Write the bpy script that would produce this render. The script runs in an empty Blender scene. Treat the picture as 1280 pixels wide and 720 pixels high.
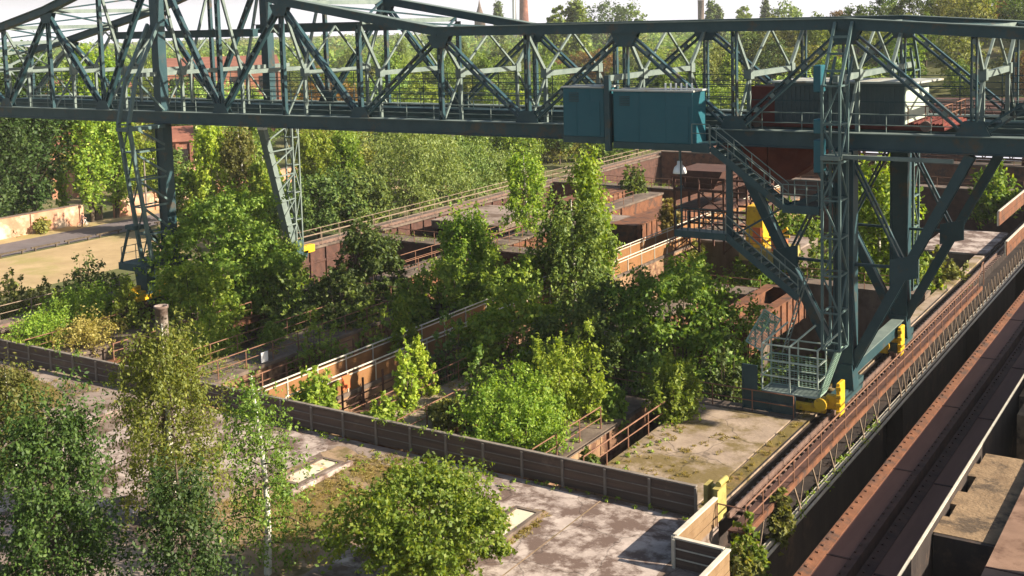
import bpy, math, random
import numpy as np
from mathutils import Vector, Matrix

R = math.radians
HAZE = 0.00013
scene = bpy.context.scene
COL = scene.collection
rnd = random.Random(7)

# ------------------------------------------------------------------ camera
F, YAW, PIT, ROLL, PYY = 1450.18, 0.572898, 0.0976046, 0.0273604, 163.16
EYE = np.array([0, 0, 20.0])
def cam_axes():
    cy, sy, cp, sp, cr, sr = math.cos(YAW), math.sin(YAW), math.cos(PIT), math.sin(PIT), math.cos(ROLL), math.sin(ROLL)
    fwd = np.array([-sy*cp, cy*cp, -sp]); right = np.array([cy, sy, 0]); down = -np.cross(right, fwd)
    return np.array([cr*right + sr*down, -sr*right + cr*down, fwd])
AX = cam_axes()
def at(px, py, axis, v):
    """the point of the world seen at a pixel of the photo, on the plane where coordinate `axis` is v"""
    d = AX.T @ np.array([(px-640)/F, (py-PYY)/F, 1.0])
    return EYE + d*((v-EYE[axis])/d[axis])
def depth(p):
    return float(AX[2] @ (np.array(p, float)-EYE))

cam = bpy.data.cameras.new("camera"); camo = bpy.data.objects.new("camera", cam); COL.objects.link(camo)
cam.sensor_width = 36; cam.lens = F/1280*36; cam.shift_y = (PYY-360)/1280
cam.clip_start = 0.5; cam.clip_end = 6000
m = Matrix.Identity(4)
for i in range(3):
    m[i][0] = AX[0][i]; m[i][1] = -AX[1][i]; m[i][2] = -AX[2][i]; m[i][3] = EYE[i]
camo.matrix_world = m
scene.camera = camo

# ------------------------------------------------------------------ light
SUN_AZ, SUN_EL = R(76), R(28.5)       # azimuth from +Y towards +X
w = bpy.data.worlds.new("World"); scene.world = w; w.use_nodes = True
nt = w.node_tree; nt.nodes.clear()
sky = nt.nodes.new("ShaderNodeTexSky"); sky.sky_type = 'NISHITA'; sky.sun_disc = False
sky.sun_elevation = SUN_EL; sky.sun_rotation = SUN_AZ; sky.air_density = 1.2; sky.dust_density = 2.0; sky.ozone_density = 1.0
bg = nt.nodes.new("ShaderNodeBackground"); bg.inputs[1].default_value = 0.058
wo = nt.nodes.new("ShaderNodeOutputWorld")
tcw = nt.nodes.new("ShaderNodeTexCoord"); sx = nt.nodes.new("ShaderNodeSeparateXYZ"); nt.links.new(tcw.outputs['Generated'], sx.inputs[0])
mrw = nt.nodes.new("ShaderNodeMapRange"); mrw.inputs[1].default_value = 0.0; mrw.inputs[2].default_value = 0.06; mrw.inputs[3].default_value = 0.85; mrw.inputs[4].default_value = 0.0; mrw.interpolation_type = 'SMOOTHSTEP'
nt.links.new(sx.outputs[2], mrw.inputs[0])
mxw = nt.nodes.new("ShaderNodeMix"); mxw.data_type = 'RGBA'; mxw.inputs[7].default_value = (8.6, 8.4, 9.0, 1)     # milky air low over the horizon
nt.links.new(mrw.outputs[0], mxw.inputs[0]); nt.links.new(sky.outputs[0], mxw.inputs[6]); nt.links.new(mxw.outputs[2], bg.inputs[0]); nt.links.new(bg.outputs[0], wo.inputs[0])
sl = bpy.data.lights.new("sun", 'SUN'); sl.energy = 5.0; sl.angle = R(0.55); sl.color = (1.0, 0.88, 0.70)
so = bpy.data.objects.new("sun", sl); COL.objects.link(so)
sv = Vector((math.sin(SUN_AZ)*math.cos(SUN_EL), math.cos(SUN_AZ)*math.cos(SUN_EL), math.sin(SUN_EL)))
so.rotation_euler = sv.to_track_quat('Z', 'Y').to_euler(); so.location = (60, 60, 80)
vs = scene.view_settings; vs.view_transform = 'Standard'; vs.look = 'None'; vs.gamma = 1; vs.exposure = 1.35
vs.use_curve_mapping = False
scene.cycles.max_bounces = 6; scene.cycles.transparent_max_bounces = 6; scene.cycles.volume_bounces = 0
scene.cycles.diffuse_bounces = 3; scene.cycles.transmission_bounces = 4; scene.cycles.glossy_bounces = 2
scene.cycles.use_denoising = True

# ------------------------------------------------------------------ materials
def _mat(name):
    mt = bpy.data.materials.new(name); mt.use_nodes = True
    n = mt.node_tree.nodes; n.clear()
    return mt, n, mt.node_tree.links
def ramp(n, stops):
    r = n.new("ShaderNodeValToRGB"); e = r.color_ramp.elements
    while len(e) > 1: e.remove(e[-1])
    e[0].position, e[0].color = stops[0][0], (*stops[0][1], 1)
    for p, c in stops[1:]:
        x = e.new(p); x.color = (*c, 1)
    return r
def surf(name, c1, c2, scale=1.5, rough=0.8, bump=0.15, metal=0.0, detail=8, stain=None, stain_scale=0.35, stain_at=0.55, stretch=(1, 1, 1), cracks=None, spec=0.3):
    """two-tone weathered surface: noise between c1 and c2, optional stains and crack lines, bump"""
    mt, n, l = _mat(name)
    tc = n.new("ShaderNodeTexCoord"); mp = n.new("ShaderNodeMapping"); mp.inputs['Scale'].default_value = stretch
    l.new(tc.outputs['Object'], mp.inputs[0])
    nz = n.new("ShaderNodeTexNoise"); nz.inputs['Scale'].default_value = scale; nz.inputs['Detail'].default_value = detail; nz.inputs['Roughness'].default_value = 0.65
    l.new(mp.outputs[0], nz.inputs[0])
    rp = ramp(n, [(0.32, c1), (0.68, c2)]); l.new(nz.outputs[0], rp.inputs[0])
    col = rp.outputs[0]
    if stain:
        n2 = n.new("ShaderNodeTexNoise"); n2.inputs['Scale'].default_value = stain_scale; n2.inputs['Detail'].default_value = 9; n2.inputs['Roughness'].default_value = 0.7
        l.new(tc.outputs['Object'], n2.inputs[0])
        r2 = ramp(n, [(stain_at-0.05, (0, 0, 0)), (stain_at+0.06, (1, 1, 1))]); l.new(n2.outputs[0], r2.inputs[0])
        mx = n.new("ShaderNodeMix"); mx.data_type = 'RGBA'
        l.new(r2.outputs[0], mx.inputs[0]); l.new(col, mx.inputs[6]); mx.inputs[7].default_value = (*stain, 1)
        col = mx.outputs[2]
    if cracks:
        vo = n.new("ShaderNodeTexVoronoi"); vo.feature = 'DISTANCE_TO_EDGE'; vo.inputs['Scale'].default_value = cracks
        nw = n.new("ShaderNodeTexNoise"); nw.inputs['Scale'].default_value = 0.8; nw.inputs['Detail'].default_value = 5
        l.new(tc.outputs['Object'], nw.inputs[0])
        ad = n.new("ShaderNodeMix"); ad.data_type = 'RGBA'; ad.blend_type = 'ADD'; ad.inputs[0].default_value = 1.0
        l.new(tc.outputs['Object'], ad.inputs[6]); l.new(nw.outputs[1], ad.inputs[7]); l.new(ad.outputs[2], vo.inputs[0])
        r3 = ramp(n, [(0.002, (0.4, 0.4, 0.4)), (0.009, (1, 1, 1))]); l.new(vo.outputs[0], r3.inputs[0])
        mx = n.new("ShaderNodeMix"); mx.data_type = 'RGBA'; mx.blend_type = 'MULTIPLY'; mx.inputs[0].default_value = 0.8
        l.new(col, mx.inputs[6]); l.new(r3.outputs[0], mx.inputs[7]); col = mx.outputs[2]
    b = n.new("ShaderNodeBsdfPrincipled"); b.inputs['Roughness'].default_value = rough; b.inputs['Metallic'].default_value = metal
    b.inputs['Specular IOR Level'].default_value = spec
    l.new(col, b.inputs['Base Color'])
    if bump:
        bp = n.new("ShaderNodeBump"); bp.inputs['Strength'].default_value = bump; bp.inputs['Distance'].default_value = 0.05
        nf = n.new("ShaderNodeTexNoise"); nf.inputs['Scale'].default_value = scale*7; nf.inputs['Detail'].default_value = 6
        l.new(mp.outputs[0], nf.inputs[0]); l.new(nf.outputs[0], bp.inputs['Height']); l.new(bp.outputs[0], b.inputs['Normal'])
    o = n.new("ShaderNodeOutputMaterial"); l.new(b.outputs[0], o.inputs[0])
    return mt
def leafmat(name, c1, c2, c3=None, trans=0.35, var=0.33):
    """leaf: colour varies leaf by leaf and tree by tree; some light passes through"""
    mt, n, l = _mat(name)
    g = n.new("ShaderNodeNewGeometry"); oi = n.new("ShaderNodeObjectInfo")
    rp = ramp(n, [(0.0, c1), (0.55, c2), (1.0, c3 or c2)]); l.new(g.outputs['Random Per Island'], rp.inputs[0])
    hs = n.new("ShaderNodeHueSaturation")
    mv = n.new("ShaderNodeMapRange"); mv.inputs[3].default_value = 1-var; mv.inputs[4].default_value = 1+var; l.new(oi.outputs['Random'], mv.inputs[0])
    mh = n.new("ShaderNodeMapRange"); mh.inputs[3].default_value = 0.485; mh.inputs[4].default_value = 0.515
    ml = n.new("ShaderNodeMath"); ml.operation = 'MULTIPLY'; ml.inputs[1].default_value = 7.31; l.new(oi.outputs['Random'], ml.inputs[0])
    fr = n.new("ShaderNodeMath"); fr.operation = 'FRACT'; l.new(ml.outputs[0], fr.inputs[0]); l.new(fr.outputs[0], mh.inputs[0])
    l.new(mv.outputs[0], hs.inputs['Value']); l.new(mh.outputs[0], hs.inputs['Hue']); l.new(rp.outputs[0], hs.inputs['Color'])
    d = n.new("ShaderNodeBsdfDiffuse"); t = n.new("ShaderNodeBsdfTranslucent"); mx = n.new("ShaderNodeMixShader"); mx.inputs[0].default_value = trans
    gl = n.new("ShaderNodeBsdfGlossy"); gl.inputs['Roughness'].default_value = 0.6; gl.inputs['Color'].default_value = (0.9, 0.95, 0.85, 1)
    m2 = n.new("ShaderNodeMixShader"); m2.inputs[0].default_value = 0.025
    tg = n.new("ShaderNodeMix"); tg.data_type = 'RGBA'; tg.blend_type = 'MULTIPLY'; tg.inputs[0].default_value = 1.0; tg.inputs[7].default_value = (1.7, 1.6, 0.5, 1)
    l.new(hs.outputs[0], tg.inputs[6]); l.new(tg.outputs[2], t.inputs[0])
    l.new(hs.outputs[0], d.inputs[0]); l.new(d.outputs[0], mx.inputs[1]); l.new(t.outputs[0], mx.inputs[2])
    l.new(mx.outputs[0], m2.inputs[1]); l.new(gl.outputs[0], m2.inputs[2])
    o = n.new("ShaderNodeOutputMaterial"); l.new(m2.outputs[0], o.inputs[0])
    return mt

M = dict(
    paint=surf('crane_paint', (0.017, 0.048, 0.060), (0.032, 0.069, 0.080), 0.9, 0.42, 0.05, stain=(0.075, 0.06, 0.045), stain_scale=0.8, stain_at=0.60),
    paint_dark=surf('crane_paint_dark', (0.022, 0.05, 0.058), (0.04, 0.08, 0.085), 0.9, 0.55, 0.05, stain=(0.08, 0.06, 0.045), stain_scale=0.6, stain_at=0.66),
    cabin=surf('cabin_paint', (0.014, 0.088, 0.118), (0.02, 0.104, 0.134), 0.5, 0.5, 0.02, stain=(0.05, 0.12, 0.15), stain_scale=0.4, stain_at=0.66),
    cabin_roof=surf('cabin_roof', (0.30, 0.33, 0.33), (0.42, 0.42, 0.38), 0.8, 0.8, 0.1, stain=(0.25, 0.18, 0.11), stain_scale=0.8, stain_at=0.58),
    grey_sunlit_steel=surf('grey_sunlit_steel', (0.10, 0.135, 0.128), (0.175, 0.215, 0.195), 1.2, 0.6, 0.06),  # grey of railings; sunlight on chord tops, battens, sway frames painted in
    sheet=surf('house_sheet', (0.06, 0.09, 0.10), (0.09, 0.12, 0.125), 0.8, 0.6, 0.04),
    sheet_pale=surf('house_gable', (0.36, 0.44, 0.38), (0.44, 0.50, 0.43), 0.6, 0.6, 0.04),
    red=surf('red_oxide', (0.10, 0.022, 0.02), (0.17, 0.04, 0.03), 1.2, 0.7, 0.08),
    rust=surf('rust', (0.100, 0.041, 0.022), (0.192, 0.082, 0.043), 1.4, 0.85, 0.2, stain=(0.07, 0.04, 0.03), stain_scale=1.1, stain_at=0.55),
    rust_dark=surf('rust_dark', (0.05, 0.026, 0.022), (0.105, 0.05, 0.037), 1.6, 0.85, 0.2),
    rust_orange=surf('rust_orange', (0.174, 0.081, 0.030), (0.258, 0.131, 0.053), 1.2, 0.8, 0.12, stain=(0.22, 0.10, 0.045), stain_scale=1.2, stain_at=0.58),
    tan=surf('tan_boards', (0.17, 0.105, 0.055), (0.25, 0.165, 0.09), 1.2, 0.85, 0.2, stain=(0.18, 0.11, 0.06), stain_scale=1.0, stain_at=0.57),
    rail_pale=surf('pale_handrail', (0.42, 0.38, 0.31), (0.58, 0.54, 0.46), 2.0, 0.6, 0.05),
    rail_rust=surf('rusty_handrail', (0.140, 0.065, 0.041), (0.231, 0.122, 0.078), 2.0, 0.8, 0.08),
    board=surf('tarred_board', (0.068, 0.046, 0.038), (0.142, 0.096, 0.074), 1.0, 0.85, 0.25, stretch=(0.25, 1, 5), stain=(0.17, 0.12, 0.09), stain_scale=1.1, stain_at=0.62),
    conc=surf('concrete_floor', (0.19, 0.145, 0.125), (0.38, 0.31, 0.265), 0.6, 0.92, 0.25, stain=(0.115, 0.078, 0.058), stain_scale=0.3, stain_at=0.51, cracks=0.22),
    conc_pale=surf('pale_concrete', (0.290, 0.235, 0.210), (0.475, 0.399, 0.357), 0.9, 0.92, 0.25, stain=(0.125, 0.085, 0.07), stain_scale=0.7, stain_at=0.485, cracks=0.3),
    conc_slab=surf('slab_concrete', (0.22, 0.165, 0.125), (0.36, 0.28, 0.215), 0.7, 0.95, 0.5, stain=(0.15, 0.11, 0.045), stain_scale=0.32, stain_at=0.52, cracks=0.25),
    conc_edge=surf('sooty_wall', (0.022, 0.017, 0.016), (0.045, 0.034, 0.03), 0.8, 0.95, 0.35, stain=(0.075, 0.048, 0.036), stain_scale=0.5, stain_at=0.6, stretch=(1, 1, 0.2)),  # dark concrete; shade put into it for girder web, slab front, lower floor
    conc_dark=surf('old_concrete', (0.094, 0.070, 0.058), (0.187, 0.143, 0.112), 0.8, 0.95, 0.35, stain=(0.08, 0.06, 0.05), stain_scale=0.5, stain_at=0.55, stretch=(1, 1, 0.3)),
    conc_wall=surf('bunker_wall_concrete', (0.20, 0.115, 0.065), (0.36, 0.23, 0.135), 0.8, 0.95, 0.35, stain=(0.11, 0.055, 0.035), stain_scale=0.7, stain_at=0.52, stretch=(1, 1, 0.4)),
    dust=surf('ore_dust_floor', (0.155, 0.102, 0.060), (0.270, 0.186, 0.110), 1.1, 0.97, 0.8, stain=(0.085, 0.06, 0.04), stain_scale=0.9, stain_at=0.55),
    soil=surf('pit_soil', (0.035, 0.03, 0.018), (0.075, 0.06, 0.035), 0.6, 1.0, 0.6),
    ground=surf('meadow_ground', (0.06, 0.075, 0.022), (0.14, 0.135, 0.05), 0.12, 1.0, 0.5, stain=(0.20, 0.16, 0.09), stain_scale=0.03, stain_at=0.60),
    sand=surf('sandy_yard', (0.302, 0.216, 0.114), (0.437, 0.320, 0.179), 0.35, 1.0, 0.3, stain=(0.30, 0.25, 0.10), stain_scale=0.12, stain_at=0.56),
    moss=surf('dry_mossy_grass', (0.09, 0.07, 0.022), (0.19, 0.14, 0.045), 0.9, 1.0, 0.8, stain=(0.20, 0.125, 0.055), stain_scale=0.5, stain_at=0.57),
    dirt=surf('bare_dirt', (0.20, 0.135, 0.085), (0.34, 0.24, 0.155), 0.8, 1.0, 0.5, stain=(0.13, 0.10, 0.04), stain_scale=0.5, stain_at=0.54),
    asphalt=surf('asphalt', (0.12, 0.10, 0.105), (0.17, 0.145, 0.15), 0.5, 0.9, 0.1),
    brick=surf('old_brick', (0.324, 0.152, 0.094), (0.477, 0.256, 0.165), 0.7, 0.9, 0.2, stain=(0.56, 0.44, 0.33), stain_scale=0.25, stain_at=0.55),
    brick_dark=surf('red_brick', (0.21, 0.085, 0.055), (0.33, 0.15, 0.10), 0.35, 0.9, 0.15, stain=(0.15, 0.065, 0.05), stain_scale=0.12, stain_at=0.56),
    rail=surf('crane_rail_steel', (0.16, 0.10, 0.08), (0.26, 0.18, 0.15), 3.0, 0.5, 0.05, metal=0.4),
    belt=surf('conveyor_belt', (0.143, 0.062, 0.044), (0.225, 0.103, 0.071), 0.8, 0.8, 0.15, stretch=(1, 0.15, 1)),
    yellow=surf('yellow_paint', (0.52, 0.32, 0.015), (0.66, 0.42, 0.025), 1.5, 0.5, 0.05, stain=(0.30, 0.17, 0.04), stain_scale=2.2, stain_at=0.57),
    yellow_old=surf('faded_yellow_paint', (0.30, 0.25, 0.075), (0.42, 0.34, 0.11), 2.5, 0.7, 0.1, stain=(0.26, 0.22, 0.07), stain_scale=2.0, stain_at=0.53),
    white=surf('white_enamel', (0.68, 0.68, 0.68), (0.78, 0.78, 0.78), 1.0, 0.4, 0.0),
    sign_red=surf('red_sign', (0.55, 0.13, 0.05), (0.62, 0.16, 0.06), 2.0, 0.6, 0.0),
    mesh=surf('mesh_panel', (0.20, 0.31, 0.25), (0.28, 0.40, 0.32), 6.0, 0.5, 0.05),
    bark=surf('bark', (0.05, 0.037, 0.025), (0.11, 0.085, 0.06), 3.0, 0.95, 0.5, stretch=(1, 1, 0.3)),
    birchbark=surf('birch_bark', (0.48, 0.46, 0.41), (0.68, 0.66, 0.60), 1.0, 0.8, 0.2, stain=(0.07, 0.055, 0.045), stain_scale=2.5, stain_at=0.57, stretch=(1, 1, 4)),
    tar_roof=surf('rusty_roof', (0.17, 0.065, 0.045), (0.28, 0.12, 0.08), 0.5, 0.85, 0.1),
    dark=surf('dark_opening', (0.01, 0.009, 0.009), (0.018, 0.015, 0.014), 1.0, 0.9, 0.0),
    skin=surf('skin', (0.52, 0.32, 0.23), (0.56, 0.35, 0.26), 3, 0.6, 0.0),
    shirt=surf('pink_shirt', (0.62, 0.36, 0.30), (0.66, 0.40, 0.33), 3, 0.9, 0.0),
    trousers=surf('brown_trousers', (0.16, 0.09, 0.07), (0.2, 0.12, 0.09), 3, 0.9, 0.0),
    hair=surf('hair', (0.08, 0.05, 0.03), (0.12, 0.08, 0.05), 3, 0.8, 0.0),
    L_yellowgreen=leafmat('leaf_yellow_green', (0.138, 0.227, 0.020), (0.230, 0.324, 0.030), (0.341, 0.410, 0.053), 0.42),
    L_bright=leafmat('leaf_bright_green', (0.096, 0.165, 0.014), (0.174, 0.255, 0.023), (0.286, 0.331, 0.039), 0.42),
    L_mid=leafmat('leaf_mid_green', (0.076, 0.139, 0.018), (0.144, 0.212, 0.027), (0.227, 0.287, 0.041), 0.36),
    L_dark=leafmat('leaf_dark_green', (0.046, 0.084, 0.019), (0.087, 0.139, 0.026), (0.154, 0.198, 0.037), 0.3),
    L_willow=leafmat('leaf_willow', (0.135, 0.227, 0.050), (0.234, 0.337, 0.081), (0.360, 0.455, 0.138), 0.36),
    L_olive=leafmat('leaf_olive', (0.110, 0.136, 0.027), (0.180, 0.199, 0.041), (0.268, 0.263, 0.060), 0.36),
    L_autumn=leafmat('leaf_autumn', (0.139, 0.084, 0.025), (0.231, 0.129, 0.034), (0.312, 0.174, 0.051), 0.34),
    L_dry=leafmat('leaf_dry_gold', (0.186, 0.152, 0.035), (0.288, 0.238, 0.061), (0.356, 0.305, 0.101), 0.42),
)

# ------------------------------------------------------------------ geometry helpers
class MB:
    """collects boxes, bars, tubes and prisms; build() links them as ONE mesh object"""
    def __init__(s): s.v = []; s.f = []; s.m = []; s.cur = 0
    def add(s, vs, fs):
        k = len(s.v); s.v.extend([tuple(map(float, p)) for p in vs]); s.f.extend([tuple(i+k for i in f) for f in fs]); s.m.extend([s.cur]*len(fs)); return s
    def box(s, x0, x1, y0, y1, z0, z1):
        return s.add([(x0,y0,z0),(x1,y0,z0),(x1,y1,z0),(x0,y1,z0),(x0,y0,z1),(x1,y0,z1),(x1,y1,z1),(x0,y1,z1)],
                     [(0,3,2,1),(4,5,6,7),(0,1,5,4),(1,2,6,5),(2,3,7,6),(3,0,4,7)])
    def bar(s, p, q, w, h, up=(0, 0, 1)):
        """box beam from p to q, w wide across `up`, h deep along `up`"""
        p, q = Vector(p), Vector(q); d = (q-p)
        if d.length < 1e-6: return s
        d.normalize(); up = Vector(up)
        sd = d.cross(up)
        if sd.length < 1e-3: sd = d.cross(Vector((1, 0, 0)))
        sd.normalize(); u = sd.cross(d).normalized()
        a, b = sd*(w/2), u*(h/2)
        vs = [p-a-b, p+a-b, p+a+b, p-a+b, q-a-b, q+a-b, q+a+b, q-a+b]
        return s.add(vs, [(0,1,2,3),(7,6,5,4),(0,4,5,1),(1,5,6,2),(2,6,7,3),(3,7,4,0)])
    def tube(s, p, q, r0, r1=None, n=8, caps=True):
        r1 = r0 if r1 is None else r1
        p, q = Vector(p), Vector(q); d = (q-p)
        if d.length < 1e-6: return s
        d.normalize(); a = d.orthogonal().normalized(); b = d.cross(a)
        vs = []
        for c, r in ((p, r0), (q, r1)):
            for i in range(n):
                t = 2*math.pi*i/n; vs.append(c + a*(math.cos(t)*r) + b*(math.sin(t)*r))
        fs = [(i, (i+1) % n, n+(i+1) % n, n+i) for i in range(n)]
        if caps: fs += [tuple(range(n-1, -1, -1)), tuple(range(n, 2*n))]
        return s.add(vs, fs)
    def lathe(s, c, prof, n=14):
        c = Vector(c); vs = []
        for r, z in prof:
            for i in range(n):
                t = 2*math.pi*i/n; vs.append((c.x+r*math.cos(t), c.y+r*math.sin(t), c.z+z))
        k = len(prof); fs = []
        for j in range(k-1):
            for i in range(n): fs.append((j*n+i, j*n+(i+1) % n, (j+1)*n+(i+1) % n, (j+1)*n+i))
        fs += [tuple(range(n-1, -1, -1)), tuple(range((k-1)*n, k*n))]
        return s.add(vs, fs)
    def prism(s, poly, a0, a1, axis=0):
        """extrude a polygon (2D in the other two axes, in order) from a0 to a1 along axis"""
        n = len(poly)
        def P(a, u, v): return {0: (a, u, v), 1: (u, a, v), 2: (u, v, a)}[axis]
        vs = [P(a0, u, v) for u, v in poly] + [P(a1, u, v) for u, v in poly]
        fs = [tuple(range(n-1, -1, -1)), tuple(range(n, 2*n))] + [(i, (i+1) % n, n+(i+1) % n, n+i) for i in range(n)]
        return s.add(vs, fs)
    def sheet(s, pts):
        return s.add(pts, [tuple(range(len(pts)))])
    def laced(s, p, q, gap, ch, dep, step=1.1, nrm=(0, 1, 0)):
        """built-up lattice member: two channels side by side joined by batten plates; nrm = normal of the truss plane"""
        p, q, n = Vector(p), Vector(q), Vector(nrm); d = (q-p); L = d.length; d.normalize(); sd = d.cross(n).normalized()
        o = sd*(gap/2+ch/2)
        for sg in (-1, 1): s.bar(p+o*sg, q+o*sg, ch, dep, n)
        k = max(2, int(L/step)); s.cur = 1
        for i in range(k+1):
            c = p + d*(L*(i+0.5)/(k+1)); 
            for sg in (-1, 1):
                e = n*(sg*(dep/2-0.015)); s.bar(c+e-d*0.13, c+e+d*0.13, gap+0.01, 0.02, n)
        s.cur = 0; return s
    def mesh(s, name):
        me = bpy.data.meshes.new(name); me.from_pydata(s.v, [], s.f)
        me.polygons.foreach_set('material_index', np.array(s.m, np.int32))
        import bmesh
        bm = bmesh.new(); bm.from_mesh(me); bmesh.ops.recalc_face_normals(bm, faces=bm.faces); bm.to_mesh(me); bm.free()
        return me
    def build(s, name, mat, parent=None, org=None):
        me = s.mesh(name)
        for q in (mat if isinstance(mat, (list, tuple)) else [mat]): me.materials.append(q)
        o = bpy.data.objects.new(name, me); COL.objects.link(o)
        if parent is not None:
            o.parent = parent
            if parent.parent is None: o.matrix_parent_inverse = Matrix.Translation(-parent.location)
        return o
def tag(o, label=None, cat=None, group=None, kind=None):
    if label: o['label'] = label
    if cat: o['category'] = cat
    if group: o['group'] = group
    if kind: o['kind'] = kind
    return o
def thing(name, label, cat, loc=(0, 0, 0), group=None):
    o = bpy.data.objects.new(name, None); COL.objects.link(o); o.location = loc; o.empty_display_size = 0.3
    return tag(o, label, cat, group)
def struct(name, mb, mat):
    return tag(mb.build(name, mat), kind='structure')
def smooth(o):
    for p in o.data.polygons: p.use_smooth = True
    return o
def bevel(o, wd=0.02, seg=1):
    md = o.modifiers.new("bevel", 'BEVEL'); md.width = wd; md.segments = seg; md.limit_method = 'ANGLE'
    return o

# ------------------------------------------------------------------ trees
def leaf_mesh(name, clumps, rng, size, aspect=0.55, droop=0.0, shell=2.4, updir=0.35, shoots=0):
    """many leaf-sized rhombic faces filling the clumps; clumps = rows of x y z rx ry rz n"""
    c = np.array(clumps, float); n = c[:, 6].astype(int); idx = np.repeat(np.arange(len(c)), n); N = len(idx)
    if shoots:      # leaves sit along short shoots that fan out of the clump, outwards and up (or hanging)
        m = shoots; D = rng.normal(size=(len(c), m, 3)); out = c[:, None, :3]*np.array([1, 1, 0]); ln = np.linalg.norm(out, axis=2)[:, :, None]+1e-6
        D = D*0.75+out/ln*0.55+np.array([0, 0, 0.55-1.3*droop]); D /= np.linalg.norm(D, axis=2)[:, :, None]
        D *= (0.7+1.0*rng.random((len(c), m)))[:, :, None]
        d = D[idx, rng.integers(0, m, N)]; tt = rng.random(N)**0.75
        sc = rng.normal(size=(N, 3))*(0.20-0.10*tt)[:, None]
        p = c[idx, :3] + (d*tt[:, None]*1.25+sc)*c[idx, 3:6]
        d = d*0.5+rng.normal(size=(N, 3))*0.3
    else:
        d = rng.normal(size=(N, 3)); d /= np.linalg.norm(d, axis=1)[:, None]
        p = c[idx, :3] + d*c[idx, 3:6]*(rng.random(N)**(1/shell))[:, None]
    nr = d*0.7 + rng.normal(size=(N, 3))*0.55 + np.array([0, 0, updir]); nr /= np.linalg.norm(nr, axis=1)[:, None]
    t = rng.normal(size=(N, 3)); t[:, 2] -= droop*2.5
    t -= nr*(t*nr).sum(1)[:, None]; t /= np.linalg.norm(t, axis=1)[:, None]
    b = np.cross(nr, t)
    l = size*(0.6+0.8*rng.random(N))[:, None]*0.5; wd = l*aspect
    v = np.stack([p-t*l, p+b*wd, p+t*l, p-b*wd], 1).reshape(-1, 3)
    me = bpy.data.meshes.new(name)
    me.vertices.add(4*N); me.vertices.foreach_set('co', v.ravel().astype(np.float32))
    me.loops.add(4*N); me.loops.foreach_set('vertex_index', np.arange(4*N, dtype=np.int32))
    me.polygons.add(N); me.polygons.foreach_set('loop_start', np.arange(0, 4*N, 4, dtype=np.int32)); me.polygons.foreach_set('loop_total', np.full(N, 4, dtype=np.int32))
    me.update(calc_edges=True)
    return me

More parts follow.
